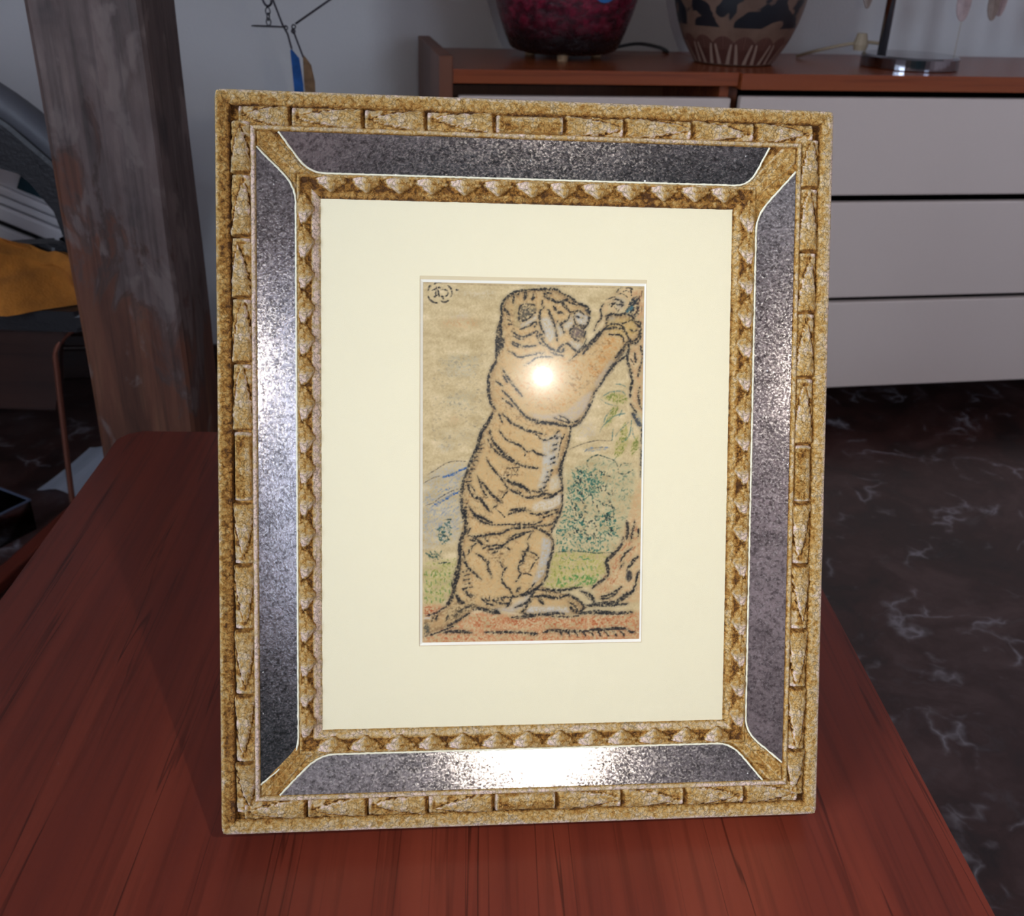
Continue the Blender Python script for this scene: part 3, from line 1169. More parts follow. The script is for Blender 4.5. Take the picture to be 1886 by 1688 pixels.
strokes('Q', '''2.2 740,440 850,370 960,345 1060,350 1110,390
1.8 730,470 800,520 870,550 980,575
2.2 960,235 1040,240 1120,275
2.4 1110,690 1000,710 900,760 800,850 740,920 715,985
2 890,640 810,740 780,830
2.2 1060,640 1040,690 1010,750
2 1160,830 1090,900 1010,970 960,1050
2 920,940 910,1050 905,1120
2.2 1210,800 1200,900 1180,1010 1120,1100 1060,1130
2 1230,900 1230,1000 1260,1080''', (84, 116, 104), a=.75)
strokes('Q', '''2 240,1250 380,1190 520,1140 680,1110 800,1115 900,1115
1.2 470,1290 560,1240 700,1220 840,1220''', (84, 78, 62), a=.75)
stipple(pts_of('Q', '440,1280 520,1220 840,1210 820,1250'), 22, (126, 140, 150), 1.3, 9, -.15, .6, .15)

# the tiger's coat
BODY = J(('A', '690,330 720,250 790,205 870,185 1000,176 1110,186 1180,222 1260,268 1335,312 1372,345 1365,425 1330,470 1335,560 1300,640 1250,655 1360,600 1470,480 1500,390 1600,372 1700,390 1755,450 1752,560 1690,600 1640,660 1560,760 1480,870 1400,990 1365,1090 1290,1210 1222,1240 1210,1340 1150,1540'),
         ('B', '1135,130 1160,270 1150,400 1090,520 1068,590 1088,660 1070,790 1045,900 985,1000 1100,1050 1210,1070 1300,1140 1345,1170 1290,1220 880,1225 650,1190 480,1185 330,1305 90,1385 88,1265 240,1195 300,1050 350,800 370,620 400,500 375,300 400,170 470,20'),
         ('A', '520,1330 615,1110 585,1000 585,850 640,700 655,500'))
fill(BODY, (206, 168, 112), .92, .3, 1)
stipple(BODY, 420, (184, 134, 78), 2.4, 9, 1.1, .36, .8)
stipple(BODY, 320, (222, 188, 134), 2.2, 8, .9, .4, .9)
for s in ('760,1000 900,760 1100,700 1280,740 1330,900 1200,1080 1000,1120 850,1040', '1340,780 1500,560 1620,560 1560,680 1400,900'):
    stipple(pts_of('A', s), 170, (200, 144, 80), 2.6, 8, .5, .4, 1)
# smudged modelling inside the outline
BM = polymask(BODY, 1)
put(np.clip(BM * (1 - blur(BM, 9)) * 1.15 * np.clip(.8 + .35 * GRAIN, 0, 1.4), 0, .62), (112, 88, 60))
stipple(BODY, 330, (128, 98, 64), 1.7, 8, .7, .26, .9)
for s in ('K 440,340 900,260 860,420 640,560 520,520', 'K 560,560 860,520 800,760 640,700', 'K 120,1250 420,1180 300,1330 90,1440', 'K 1000,560 1260,620 1180,860 1040,840', 'A 690,1010 1000,1220 1180,1270 1140,1300 860,1220 680,1100',
          'A 700,360 830,300 840,480 720,560', 'A 1180,900 1360,700 1480,560 1560,560 1400,860 1300,1000', 'M 850,800 1040,820 1000,960 800,960', 'M 760,1180 860,1190 780,1330 640,1400', 'B 420,330 560,300 620,430 560,520 440,480'):
    w, s = s.split(' ', 1)
    stipple(pts_of(w, s), 34, (112, 90, 62), 2.0, 10, .6, .33, .7)
GREY = (196, 190, 176)
for w, s, c, a in (('A', '880,1130 1000,1150 1180,1130 1310,1010 1390,960 1340,1110 1250,1200 1100,1190 960,1190', (190, 176, 158), .8),
                   ('A', '1400,900 1530,720 1560,740 1420,960', (186, 172, 152), .7),
                   ('A', '1000,1340 1110,1300 1150,1290 1120,1540 1010,1540', GREY, .8),
                   ('B', '1010,-10 1100,-10 1065,150 1000,280 960,240 1000,120', GREY, .85),
                   ('B', '1060,180 1135,130 1150,240 1060,280', (206, 196, 172), .8),
                   ('B', '935,370 1145,290 1145,370 1060,420 920,425', (212, 202, 182), .9),
                   ('B', '1000,630 1070,650 1065,770 1010,920 910,1020 960,900 990,770', (186, 184, 178), .95),
                   ('B', '900,1165 1190,1165 1220,1215 870,1212', (200, 194, 182), .95),
                   ('B', '600,1185 750,1165 850,1090 930,1050 860,1170 780,1215', (200, 190, 172), .85),
                   ('H', '890,720 1040,690 1110,800 1160,1000 1060,1150 970,1010', (198, 192, 178), .9),
                   ('H', '1150,800 1230,830 1300,960 1240,1060 1200,950', (190, 186, 174), .85),
                   ('H', '1290,840 1430,670 1480,780 1400,930 1310,900', (196, 190, 176), .85),
                   ('H', '1470,670 1560,600 1730,690 1700,830 1560,830', (206, 202, 190), .9),
                   ('H', '1390,1100 1560,1130 1640,1170 1590,1250 1500,1270 1420,1180', (198, 190, 174), .85),
                   ('H', '530,880 570,800 720,740 830,650 830,730 640,870', (200, 192, 174), .9),
                   ('P', '460,690 600,690 590,800 480,800', (172, 164, 146), .8)):
    fill(pts_of(w, s), c, a, .35, 2)
fill(pts_of('H', '440,460 520,480 540,880 430,870'), (166, 148, 104), .6, .4, 2)
fill(pts_of('A', '1500,420 1700,400 1740,520 1600,560 1500,480'), (196, 164, 90), .6, .4, 2)

# charcoal: head
fill(pts_of('H', '540,500 650,470 790,490 830,560 760,680 650,740 530,770'), (74, 72, 62), .88, .45, 2)
fill(pts_of('H', '1400,900 1490,850 1600,900 1670,900 1660,1010 1560,1110 1430,1040'), (80, 72, 70), .88, .35, 2)
fill(pts_of('H', '1480,930 1570,940 1540,1010 1480,1010'), (140, 110, 108), .6, .4, 2)
fill(pts_of('H', '1660,540 1720,520 1755,600 1730,640 1670,600'), (58, 60, 60), .9, .3, 1)
strokes('H', '''6 220,620 225,520 260,420 350,330 450,270 560,240 700,225
5.5 700,225 850,215 1000,212 1100,215 1190,225 1240,270
5.5 1240,270 1340,320 1430,370 1520,440 1620,480 1700,520 1745,590 1735,640
7 225,600 220,720 200,800 170,900 150,1000 140,1150 130,1300
10 215,860 200,1000 195,1150 180,1320
6 260,1050 250,1150 230,1250
3 530,760 520,620 560,500 660,470 800,490
4 540,770 640,750 740,680 820,600
7 630,260 640,330 620,400
6 780,290 770,370 740,390
5 440,300 430,390 430,470
3 500,310 520,300
5.5 280,540 300,590 340,620
4.5 330,640 360,670
2.4 320,740 400,790
2.4 330,820 400,825
2.4 540,910 590,900
4.4 580,900 680,860 760,810 810,780
3 820,780 820,840 790,870
4 410,940 480,1000 560,1040 640,1030 740,990 810,950 860,930
4 430,1020 520,1070 600,1080
3.4 860,930 840,1020 900,1030
4.6 830,1020 900,1000 940,990
5 900,1080 960,1060
5 410,1120 480,1160 600,1200 720,1200 820,1190
3 400,1150 480,1200 540,1220
3 850,1060 890,1150 960,1190
4.4 920,1090 1000,1180 1060,1240 1140,1270
6 1060,1240 1160,1280 1260,1290 1310,1230
5 1190,1270 1250,1200 1320,1160 1380,1160
4.6 1380,1160 1440,1220 1520,1280 1580,1260 1640,1180
2.6 1640,1180 1690,1080
4 330,1290 420,1320 500,1380 600,1390
4.4 590,1390 700,1360 850,1325 960,1320
3.6 620,1530 720,1480 820,1400 960,1380 1100,1390
4.4 1080,1310 1180,1340 1290,1370
3 930,400 920,480 950,540
4.6 960,520 900,590 880,680 890,800 920,900 970,990
2.6 900,560 870,640
5.6 1020,560 1060,640 1100,740 1140,840
4.6 1140,840 1160,930 1170,1010 1190,1110
4.6 1190,760 1240,830 1280,790 1360,740 1400,660
4 1200,780 1250,850 1300,950 1300,990
6 1150,540 1180,600 1230,620 1290,640
3 1120,500 1140,560
6 1000,370 1080,390 1150,430 1230,440
6 1200,440 1290,420 1340,400 1370,390
7 1270,460 1320,510 1350,560
6 960,280 1000,330 960,350
5 1000,260 1080,290
3 1390,440 1460,470 1550,490
2.6 1380,560 1400,610 1470,600
4.6 1470,650 1500,610 1560,590 1600,620 1650,655
3.6 1480,680 1560,700 1630,715
3.4 1460,650 1480,740 1500,800
5 1740,660 1735,740 1700,830 1660,880 1590,890
6 1500,820 1560,840 1650,860
5 1490,840 1420,910 1400,990
5 1430,1040 1500,1090 1560,1110
2.6 1660,900 1670,970 1650,1060''')
# paw and forearm
strokes('P', '''5 450,680 530,640 640,660 760,640 870,680 930,740
4 430,840 440,760 470,690
3 430,680 500,670
4.4 870,680 940,760 1020,800 1030,850
2.6 640,810 740,800 820,770 870,745 940,770
3.6 940,800 980,840 1020,870
3 850,915 920,940 1020,920
4 1030,900 1030,1000 1010,1090 950,1160
3 1020,950 980,1060 920,1110
5.6 400,900 480,900 560,880 640,890
4.4 430,870 520,820 640,820 720,860 760,930 800,1010 830,1080
4 640,890 720,900 750,960
3.6 470,990 560,1005 640,1000 720,1040 740,1120
5 420,890 340,950 270,1030 190,1150 110,1240 30,1340
3 370,960 290,1060 210,1160
6 840,1080 880,1140 950,1150
7 840,1110 780,1160 720,1260 640,1350 590,1420
4 750,1330 690,1360 610,1420
4.4 540,1510 500,1600 450,1690
6.5 820,1160 830,1260 800,1350 800,1450 840,1560 880,1680
5 1030,1200 1050,1290 1060,1340
5 920,1310 940,1400 950,1480
3.4 1060,1400 1040,1500 1000,1600
2.4 860,1420 920,1520''')
stipple(pts_of('P', '560,1480 700,1300 620,1500 520,1660'), 24, (120, 104, 82), 2, 14, -1.0, .5, .15)
# breast, elbow
strokes('A', '''4 1205,740 1290,660 1400,560 1450,500
7 620,760 590,850 585,950 590,1010 610,1070 640,1110
6 655,650 640,730 610,800
5 690,790 740,870 800,950 850,1010
4 700,850 730,900
4 640,890 700,930
4.4 690,960 760,1030 830,1120 880,1170
4 690,1020 780,1090
5.6 870,1165 960,1200 1080,1215 1180,1235 1222,1245
5.2 1222,1245 1290,1210 1340,1130 1370,1060
3 1090,1170 1150,1195 1220,1210 1290,1190
5 1640,700 1560,760 1490,850 1440,930 1390,1000
4 1400,1010 1370,1080 1330,1150''')
strokes('Q', '''6 1165,0 1200,100 1220,180 1190,330 1190,450
5 1340,20 1310,110
5 1330,280 1320,420 1330,540 1370,620
4 1190,540 1240,610 1290,680
4 1240,680 1290,780 1360,880
6 1220,690 1280,790 1340,890
3 1365,900 1360,1100 1355,1350 1350,1680''')
fill(pts_of('Q', '1210,690 1290,700 1370,800 1365,950 1290,880'), (88, 100, 110), .7, .5, 2)
# trunk of the body
strokes('M', '''8 640,0 590,110 500,240 450,330 410,450
6.5 480,300 420,480 350,640 280,800 230,940
7.5 230,940 190,1050 170,1180 160,1320 175,1450 200,1640
5 215,1440 235,1560 240,1640
4 600,260 590,330
5.5 600,320 640,430 740,560 850,690 960,760
5.5 960,760 1080,800 1200,830 1325,845
4 560,400 620,520 720,620 800,680
4 680,470 780,600 900,690
3 830,620 920,700 1030,760
4 730,10 780,150
6 790,20 860,100 940,170 1040,220 1150,270 1280,300 1440,335
4 1290,330 1370,400 1440,420 1560,370 1580,350
4 735,270 800,370 870,430
5 870,430 960,460 1060,510 1140,590
4.6 1140,590 1240,580 1330,630 1440,650
2 1140,590 1120,660
5.6 1060,0 1140,70 1260,130 1400,160 1560,175 1700,200 1810,215
3 1190,100 1320,140
3 1640,50 1740,90 1810,150 1890,140
5 1815,215 1800,330 1770,480 1720,650 1670,760
6 1720,640 1680,800 1670,960 1680,1080 1690,1180
4 1660,780 1640,900 1660,1000
3 1690,1180 1690,1300 1690,1400
4 1690,1400 1650,1520 1580,1640
2 1680,350 1670,450
2 1720,330 1660,470 1620,700
4.6 540,690 600,800 680,900 750,980 810,1070 870,1160
4 760,970 860,1020 960,1060
7 840,1020 940,1080 1040,1110 1140,1160 1200,1230
5 960,1050 1060,1100 1180,1180
5 870,1150 980,1210 1080,1260 1150,1300
4 980,1170 1080,1230
6.5 1160,1290 1280,1280 1400,1240 1520,1240
5 1400,1300 1520,1280 1600,1220 1690,1170
4 1230,1190 1340,1200 1450,1180
6 470,1040 540,1140 620,1240 700,1310 770,1370
4 400,960 450,1080 490,1190 560,1280
6.5 380,1270 450,1310 520,1400 590,1500
5 270,1100 300,1220 380,1290 430,1320
3 280,1090 340,1150 380,1220
2.6 640,1450 700,1400
2.4 680,1460 760,1520 820,1580
2.4 780,1290 860,1190
4.6 900,1480 1000,1460 1130,1445
5.4 870,1540 960,1510 1080,1480 1210,1490
4.6 1210,1530 1340,1540 1460,1510 1620,1460
3.4 1350,1600 1480,1560 1620,1500
4 265,1410 340,1500 400,1590 450,1640
5 400,1570 480,1600 560,1640
1.6 850,855 940,840 1040,820
1.6 800,950 940,940 1000,935
1.6 1040,820 1000,890''')
for x, y, dx, dy in ((1580, 395, 70, -40), (1545, 500, 80, -45), (1510, 590, 90, -50), (1510, 705, 80, -40), (1505, 780, 75, -35), (1470, 900, 80, -35), (1440, 975, 75, -30), (1395, 1065, 90, -50), (1340, 1160, 110, -55), (1580, 310, 60, -25)):
    strokes('M', f'3.6 {x},{y} {x + dx / 2},{y + dy * .3} {x + dx},{y + dy}')
for i in range(12):
    y = 480 + i * 62
    x = 480 - i * 24 if i < 9 else 290 - (i - 9) * 20
    strokes('M', f'2.6 {x - 60},{y + 12} {x + 30},{y}', a=.8)
for i in range(6):
    strokes('M', f'2.2 {190},{1320 + i * 56} {262},{1322 + i * 56}', a=.75)
# haunch, foot and tail
strokes('K', '''7.5 240,0 270,120 290,230 270,330
9 270,230 240,330 210,440 195,560 200,660
10 205,560 195,700 160,830 120,960 110,1060
9 200,820 150,940 120,1040 130,1120
8 130,1100 90,1180 40,1260 10,1300
7 150,1130 190,1220 260,1260
4 240,560 270,680 300,760
3 340,240 300,330
4.6 350,10 420,90 500,160 620,200
5 440,70 520,120 640,175
3 620,205 740,200 880,190 1040,195 1200,195
3.4 1200,195 1270,165 1310,150
4 1250,215 1360,205 1450,180 1520,110
5.5 1570,0 1530,110 1470,220 1430,310
4.4 310,345 400,355 520,345 640,325 760,320
5.4 760,320 840,270 940,245 1080,235 1190,230
6 1190,230 1280,265 1370,310 1440,380 1465,450
6.4 1465,450 1450,560 1410,680 1390,780 1370,900 1310,1000
6.5 1310,1000 1220,1070 1120,1130 1000,1160 910,1170
5 380,370 450,420 510,475
4.4 440,340 520,370 580,430
3.4 330,400 420,430 370,490 340,550
3 300,610 350,500
4.6 510,515 600,490 720,475 800,490 880,540
5 770,490 860,420 980,360 1080,310 1190,280
5 600,530 700,520 780,490
3.4 640,590 720,550
4 870,380 960,330 1060,310
4.4 1100,430 1130,500 1090,570 1050,650 1010,720 980,790
4.4 980,780 1020,860 990,930 960,970
3 1170,310 1110,400
3.4 1040,600 1060,680 1000,760
2.6 1030,555 1120,560 1210,590 1260,640
2.4 1260,640 1200,720 1150,810
2.2 1040,860 1120,865 1180,890
5 420,590 500,640 560,700 590,760
5.6 590,690 580,790 610,850 625,915
5.4 260,700 310,780 390,850 450,910 490,940
2.6 740,680 770,770 810,790
4.4 830,770 780,860 770,950 820,1030 880,1080 915,1170
4.4 960,1110 990,1060 1010,1050
3 1010,1060 980,1110
5 900,1180 880,1240 830,1310
4 720,1190 800,1180 900,1180
4.4 720,1190 700,1250 780,1265 880,1260
3 760,1200 790,1250
4.4 490,1190 560,1260 660,1295
3.4 520,1180 590,1230 600,1170
5 650,1250 665,1190
7 380,1350 460,1330 560,1360 640,1385 740,1395
5 640,1340 720,1380
6.4 1230,1060 1180,1150 1100,1250 940,1320
4.6 1180,1200 1100,1310 1030,1390
4 1210,990 1130,1090 1040,1150
5.6 1210,1170 1330,1165 1460,1190
5 1260,1210 1330,1275
3.4 1460,1190 1560,1180 1660,1150 1760,1210
6 890,1450 1040,1450 1220,1440
4.6 1060,1400 1220,1420 1430,1400 1560,1410
3.4 1240,1075 1380,1080 1560,1085 1760,1050
5.4 230,1060 310,1130 400,1165
4 270,1120 350,1180
5 0,1590 110,1530 220,1460 330,1400
4 110,1440 240,1340 390,1280
4 20,1500 50,1380
7 -20,1655 160,1640 360,1660
5.5 540,1655 740,1655 960,1650 1240,1675''')
for i in range(5):
    strokes('K', f'2.8 {230 + i * 6},{840 + i * 56} {318 + i * 14},{815 + i * 56}', a=.85)
for i in range(5):
    strokes('K', f'2.6 {940 + i * 62},{222 - i * 6} {948 + i * 62},{180 - i * 5}', a=.85)
for i in range(4):
    strokes('K', f'2.6 {1370 + i * 62},{1085} {1372 + i * 62},{1122}', a=.8)
stipple(pts_of('K', '60,1300 240,1290 400,1260 420,1310 260,1400 60,1540 20,1500'), 46, (92, 80, 58), 2, 10, -.6, .5, .2)
# forefoot, roots and ground lines
strokes('N', '''4 100,885 240,890 400,895 520,880 650,855
4.4 60,990 160,970 260,985 330,1000 400,980 480,955
5.5 480,955 560,1000 640,1060 680,1110 610,1190
4 620,910 700,930 770,1000 800,1060
3.4 650,900 700,960 740,1010
6 740,930 790,1000 800,1050
4.4 480,1050 540,1090 580,1150 570,1190
5.5 490,1090 520,1150 530,1175
4 110,1010 150,1080
7 700,1100 820,1080 960,1060 1080,1050 1160,990 1230,930
8 1100,1060 1180,1000 1260,950 1330,880
6 720,1105 900,1095 1080,1090 1240,1070
8 620,1200 760,1180 900,1180 1040,1190
7 800,1200 1000,1195 1160,1195 1300,1180
5 80,1205 200,1215 300,1190 420,1210
4 240,1235 420,1245 600,1230
6 780,870 850,810 930,760 990,690
8 980,700 980,600 960,530 1040,440 1120,370
6 1100,380 1160,300 1180,210
6.5 1230,0 1240,120 1220,240
5 1330,0 1300,140 1280,260
4 1380,100 1375,200
5 1300,340 1200,430 1150,520
4 1190,540 1140,610
7 1370,460 1310,520 1260,590 1235,640
5 1390,640 1360,720 1340,840
6 900,980 980,960 1060,930 1160,850
5 880,1010 1000,990 1100,930
4 1340,830 1290,930
7 -20,1460 60,1465
7 150,1445 260,1420 400,1425 560,1430 700,1430
7 700,1430 820,1410 960,1405 1100,1390 1220,1395
5 1220,1400 1280,1440 1340,1440''')
fill(pts_of('N', '1230,640 1290,650 1300,740 1250,790 1210,760'), (44, 44, 46), .92, .25, 1)
for i in range(9):
    x = 340 + i * 100
    strokes('N', f'3.6 {x},{1430} {x + 30},{1450} {x + 52},{1490}')
fill(pts_of('B', '1720,1270 1765,1230 1765,1400 1720,1390'), (150, 84, 48), .5, .4, 3)
# white claw tip and blue grey tail end at the left edge
fill(pts_of('B', '85,1250 140,1245 140,1258 85,1262'), (228, 226, 216), .9, .2, 1)
fill(pts_of('B', '85,1300 125,1290 130,1370 85,1385'), (60, 72, 70), .75, .5, 2)
strokes('B', '''4 85,1395 200,1365 330,1310
4.6 110,1235 180,1215 250,1170
4 190,1230 180,1270
3.4 160,1250 150,1280''')
# monogram stamp
strokes('A', '''3.4 165,140 200,125 230,135
3.6 120,190 130,160 145,150
3.6 270,150 300,180 305,215 290,240
3.8 120,235 135,265 160,280 195,288
3.8 220,270 250,280 280,265
3 150,190 190,170 235,165
3 185,160 175,240
3 195,180 205,240
2.8 215,185 240,180 270,195 268,225 240,235 205,235
2.8 165,240 190,225
3.4 225,230 240,260
3.4 335,185 352,186''', (44, 42, 40))
strokes('A', '1.6 85,128 600,146 1200,160 1780,172', (120, 96, 62), a=.5)
IMG = np.clip(IMG, 8, 250)

# the sheet: one vertex per point of the raster, in frame coordinates
def homography(src, dst):
    A = []
    for (x, y), (u, v) in zip(src, dst):
        A.append([x, y, 1, 0, 0, 0, -u * x, -u * y, -u])
        A.append([0, 0, 0, x, y, 1, -v * x, -v * y, -v])
    return np.linalg.svd(np.array(A))[2][-1].reshape(3, 3)


HM = homography([(-.0698, .3596), (.0767, .3588), (.0780, .1194), (-.0693, .1205)],
                [(780 - CX0, 517 - CY0), (1186 - CX0, 527 - CY0), (1180 - CX0, 1180 - CY0), (780 - CX0, 1184 - CY0)])
sx0, sx1, sy0, sy1 = -.0715, .0785, .1190, .3605
nx, ny = 400, 640
gx, gy = np.meshgrid(np.linspace(sx0, sx1, nx), np.linspace(sy0, sy1, ny))
hh = np.stack([gx, gy, np.ones_like(gx)], -1) @ HM.T
pu = np.clip(hh[..., 0] / hh[..., 2], 0, CWD - 1.001)
pv = np.clip(hh[..., 1] / hh[..., 2], 0, CHT - 1.001)
iu, iv = pu.astype(int), pv.astype(int)
fu, fv = (pu - iu)[..., None], (pv - iv)[..., None]
rgb = (IMG[iv, iu] * (1 - fu) + IMG[iv, iu + 1] * fu) * (1 - fv) + (IMG[iv + 1, iu] * (1 - fu) + IMG[iv + 1, iu + 1] * fu) * fv
rgb = rgb / 255.
rgb = np.where(rgb <= .04045, rgb / 12.92, ((rgb + .055) / 1.055) ** 2.4) * .80
me = bpy.data.meshes.new('drawing')
nv = nx * ny
me.vertices.add(nv)
me.vertices.foreach_set('co', np.stack([gx, gy, np.full_like(gx, zd)], -1).astype(np.float32).ravel())
ii = np.arange(nv).reshape(ny, nx)
quads = np.stack([ii[:-1, :-1], ii[:-1, 1:], ii[1:, 1:], ii[1:, :-1]], -1).reshape(-1, 4)
nq = len(quads)
me.loops.add(nq * 4)
me.loops.foreach_set('vertex_index', quads.ravel().astype(np.int32))
me.polygons.add(nq)
me.polygons.foreach_set('loop_start', (np.arange(nq) * 4).astype(np.int32))
me.polygons.foreach_set('loop_total', np.full(nq, 4, np.int32))
me.update()
ca = me.color_attributes.new('print', 'FLOAT_COLOR', 'POINT')
ca.data.foreach_set('color', np.concatenate([rgb, np.ones((ny, nx, 1))], -1).astype(np.float32).ravel())
t = NT('charcoal_drawing')
at = t.n('ShaderNodeAttribute', attribute_name='print')
gr = t.ramp(t.noise(t.coord(), 2600, 3, .7), [(.3, .90), (.7, 1.08)])
t.set(Base_Color=t.mix(1.0, at.outputs['Color'], gr, 'MULTIPLY'), Roughness=.85)
t.p.inputs['Specular IOR Level'].default_value = .2
obj('drawing', me, t.m, fr)

# ------------------------------------------------------------------ wooden post behind the table
pm = Matrix.Translation((-.552, 1.425, 0)) @ Matrix.Rotation(R_(1.5), 4, 'Z')
bm = prism([(-.072, -.07), (-.066, -.074), (.067, -.074), (.072, -.069), (.072, .07), (-.072, .07)], 0, ZC)
bmesh.ops.subdivide_edges(bm, edges=[e for e in bm.edges if abs(e.verts[0].co.z - e.verts[1].co.z) > 1], cuts=60)
for v in bm.verts:
    v.co.x += noise.noise(Vector((1, v.co.y * 9, v.co.z * 3.5))) * .0022
    v.co.y += noise.noise(Vector((v.co.x * 9, 4, v.co.z * 3.5))) * .0022
tag(obj('wooden_post', bm, M['post'], None, pm), 'thick weathered brown wooden post with peeling grey patches, standing behind the table', 'post')

# ------------------------------------------------------------------ sideboard
SB = tag(empty('sideboard', ROOM.copy()), 'long teak sideboard with pale grey drawers, standing against the back wall', 'sideboard')
ST, DP = .77, .40                                   # top height, depth
obj('end_panel', boxbm((0, 0, .10), (.026, DP + .02, .792), .002), M['teakv'], SB)
obj('cabinet_top', boxbm((.026, 0, ST - .025), (.580, DP, ST), .0015), M['teak'], SB)
o = obj('cabinet_top', boxbm((.581, -.012, ST - .030), (1.93, DP, ST), .0015), M['teak'], SB)
bm = bmesh.new()
box(bm, (.026, .03, .10), (.575, DP, .118))
box(bm, (.026, DP - .012, .118), (.575, DP, ST - .025))
obj('carcass', bm, M['teakv'], SB)
bm = bmesh.new()
box(bm, (.581, .03, .10), (1.93, DP, .118))
box(bm, (.581, DP - .012, .118), (1.93, DP, ST - .032))
box(bm, (1.905, .02, .118), (1.93, DP - .012, ST - .032))
box(bm, (.581, .05, .118), (.599, DP - .012, ST - .032))
obj('carcass', bm, M['teakv'], SB)
obj('divider_panel', boxbm((.556, .034, .118), (.575, DP - .012, ST - .0255), .001), M['teak'], SB)
for z0, z1 in ((.100, .303), (.313, .520), (.534, .727)):
    d = obj('drawer', boxbm((.588, -.002, z0), (1.925, .018, z1), .004, 3), M['drawer'], SB)
    obj('drawer_box', boxbm((.63, .0185, z0 + .02), (1.88, DP - .03, z1 - .03)), M['black'], d)
obj('door', boxbm((.038, .010, .125), (.5725, .030, .722), .003), M['drawer'], SB)
for x in (.10, .50, .68, 1.84):
    for y in (.05, .34):
        obj('leg', lathe(bmesh.new(), [(.013, 0), (.018, .0998)], 14, (x, y, 0)), M['rosewood'], SB)

# red mosaic vase lamp
VM = ROOM @ Matrix.Translation((.284, .238, ST)) @ Matrix.Scale(1.03, 4)
rv = tag(empty('mosaic_vase', VM), 'round dark red mosaic glass vase with blue sticker, at left on the sideboard', 'vase')
pr = [(.082, .010), (.103, .016), (.113, .030), (.126, .062), (.138, .10), (.147, .14), (.151, .18), (.149, .22), (.138, .26), (.116, .295), (.085, .320), (.062, .335), (.060, .352), (.066, .364), (.060, .364), (.054, .350)]
prs = smooth_path([(r, z, 0) for r, z in pr], 3)
obj('vase_body', lathe(bmesh.new(), [(p.x, p.y) for p in prs], 64), M['redvase'], rv, smooth=True)
for a in (-103, 17, 137):
    obj('foot', lathe(bmesh.new(), [(.010, 0), (.012, .013)], 12, (.078 * math.cos(R_(a)), .078 * math.sin(R_(a)), 0)), M['tanblade'], rv)
# sticker lies on the belly, facing the room
bm = bmesh.new()
ca_ = -72
rows = []
for i in range(9):
    a = R_(ca_) + (i / 8 - .5) * .46
    row = []
    for j in range(9):
        v = -1 + j / 4
        zz = .148 + v * .040 * math.sqrt(max(0, 1 - (2 * (i / 8 - .5)) ** 2 * .98))
        rr_ = np.interp(zz, [z for r, z in pr[:10]], [r for r, z in pr[:10]]) + .0022
        row.append(bm.verts.new((rr_ * math.cos(a), rr_ * math.sin(a), zz)))
    rows.append(row)
for i in range(8):
    for j in range(8):
        bm.faces.new((rows[i][j], rows[i + 1][j], rows[i + 1][j + 1], rows[i][j + 1]))
obj('sticker', bm, plain('blue_sticker', (.03, .19, .50), .5), rv, smooth=True)
# its black lead
bm = tube(bmesh.new(), smooth_path([(.37, .33, ST + .004), (.43, .35, ST + .012), (.48, .355, ST + .019), (.525, .345, ST + .013), (.545, .345, ST + .004), (.55, .395, ST + .004)]), .0035)
tag(obj('black_lead', bm, M['blackcord'], None, ROOM.copy()), 'black electric lead lying between the red vase and the painted vase', 'cable')

# black figure vase
GM = ROOM @ Matrix.Translation((.632, .178, ST))
t = NT('black_figure_pottery')
tc = t.n('ShaderNodeTexCoord')
sx = t.n('ShaderNodeSeparateXYZ')
t.l(tc.outputs['Object'], sx.inputs[0])
ang = t.math('ARCTAN2', sx.outputs[1], sx.outputs[0])
z = sx.outputs[2]
clay = t.ramp(t.noise(t.coord(), 18, 4), [(.35, (.13, .074, .05)), (.65, (.19, .115, .08))])
# band of animals: dark blotches between z .062 and .15
cy = t.n('ShaderNodeCombineXYZ')
t.l(t.math('MULTIPLY', ang, 1.15), cy.inputs[0])
t.l(t.math('MULTIPLY', z, 9.5), cy.inputs[1])
bl = t.ramp(t.noise(cy.outputs[0], 1.7, 2, .5, .6), [(.475, 0.0), (.495, 1.0)])
band = t.math('MULTIPLY', t.math('GREATER_THAN', z, .074), t.math('LESS_THAN', z, .19))
c = t.mix(t.math('MULTIPLY', bl, band), clay, (.012, .013, .017))
# tongues / palmettes below: scalloped dark fans with pale loops
N = 16.0
sa = t.math('FRACT', t.math('MULTIPLY', ang, N / (2 * math.pi)))
ca2 = t.math('ABSOLUTE', t.math('SUBTRACT', sa, .5))          # 0 at the fan centre, .5 between fans
ztop = t.math('SUBTRACT', .058, t.math('MULTIPLY', t.math('MULTIPLY', ca2, ca2), .05))
fan = t.math('MULTIPLY', t.math('LESS_THAN', z, ztop), t.math('GREATER_THAN', z, .004))
c = t.mix(fan, c, (.085, .032, .024))
rib = t.math('GREATER_THAN', t.math('SINE', t.math('MULTIPLY', ca2, 62)), .55)
c = t.mix(t.math('MULTIPLY', t.math('MULTIPLY', fan, rib), t.math('GREATER_THAN', z, .033)), c, (.15, .075, .055))
sl = t.math('ADD', .23, t.math('MULTIPLY', z, 3.6))
loop = t.math('LESS_THAN', t.math('ABSOLUTE', t.math('SUBTRACT', ca2, sl)), t.math('SUBTRACT', .125, t.math('MULTIPLY', z, 1.9)))
loop = t.math('MULTIPLY', t.math('MULTIPLY', loop, t.math('LESS_THAN', z, .043)), t.math('GREATER_THAN', z, .004))
c = t.mix(loop, c, (.30, .21, .16))
t.set(Base_Color=c, Roughness=.42)
gv = tag(empty('painted_vase', GM), 'round clay vase with black figures, standing between red vase and shell lamp', 'vase')
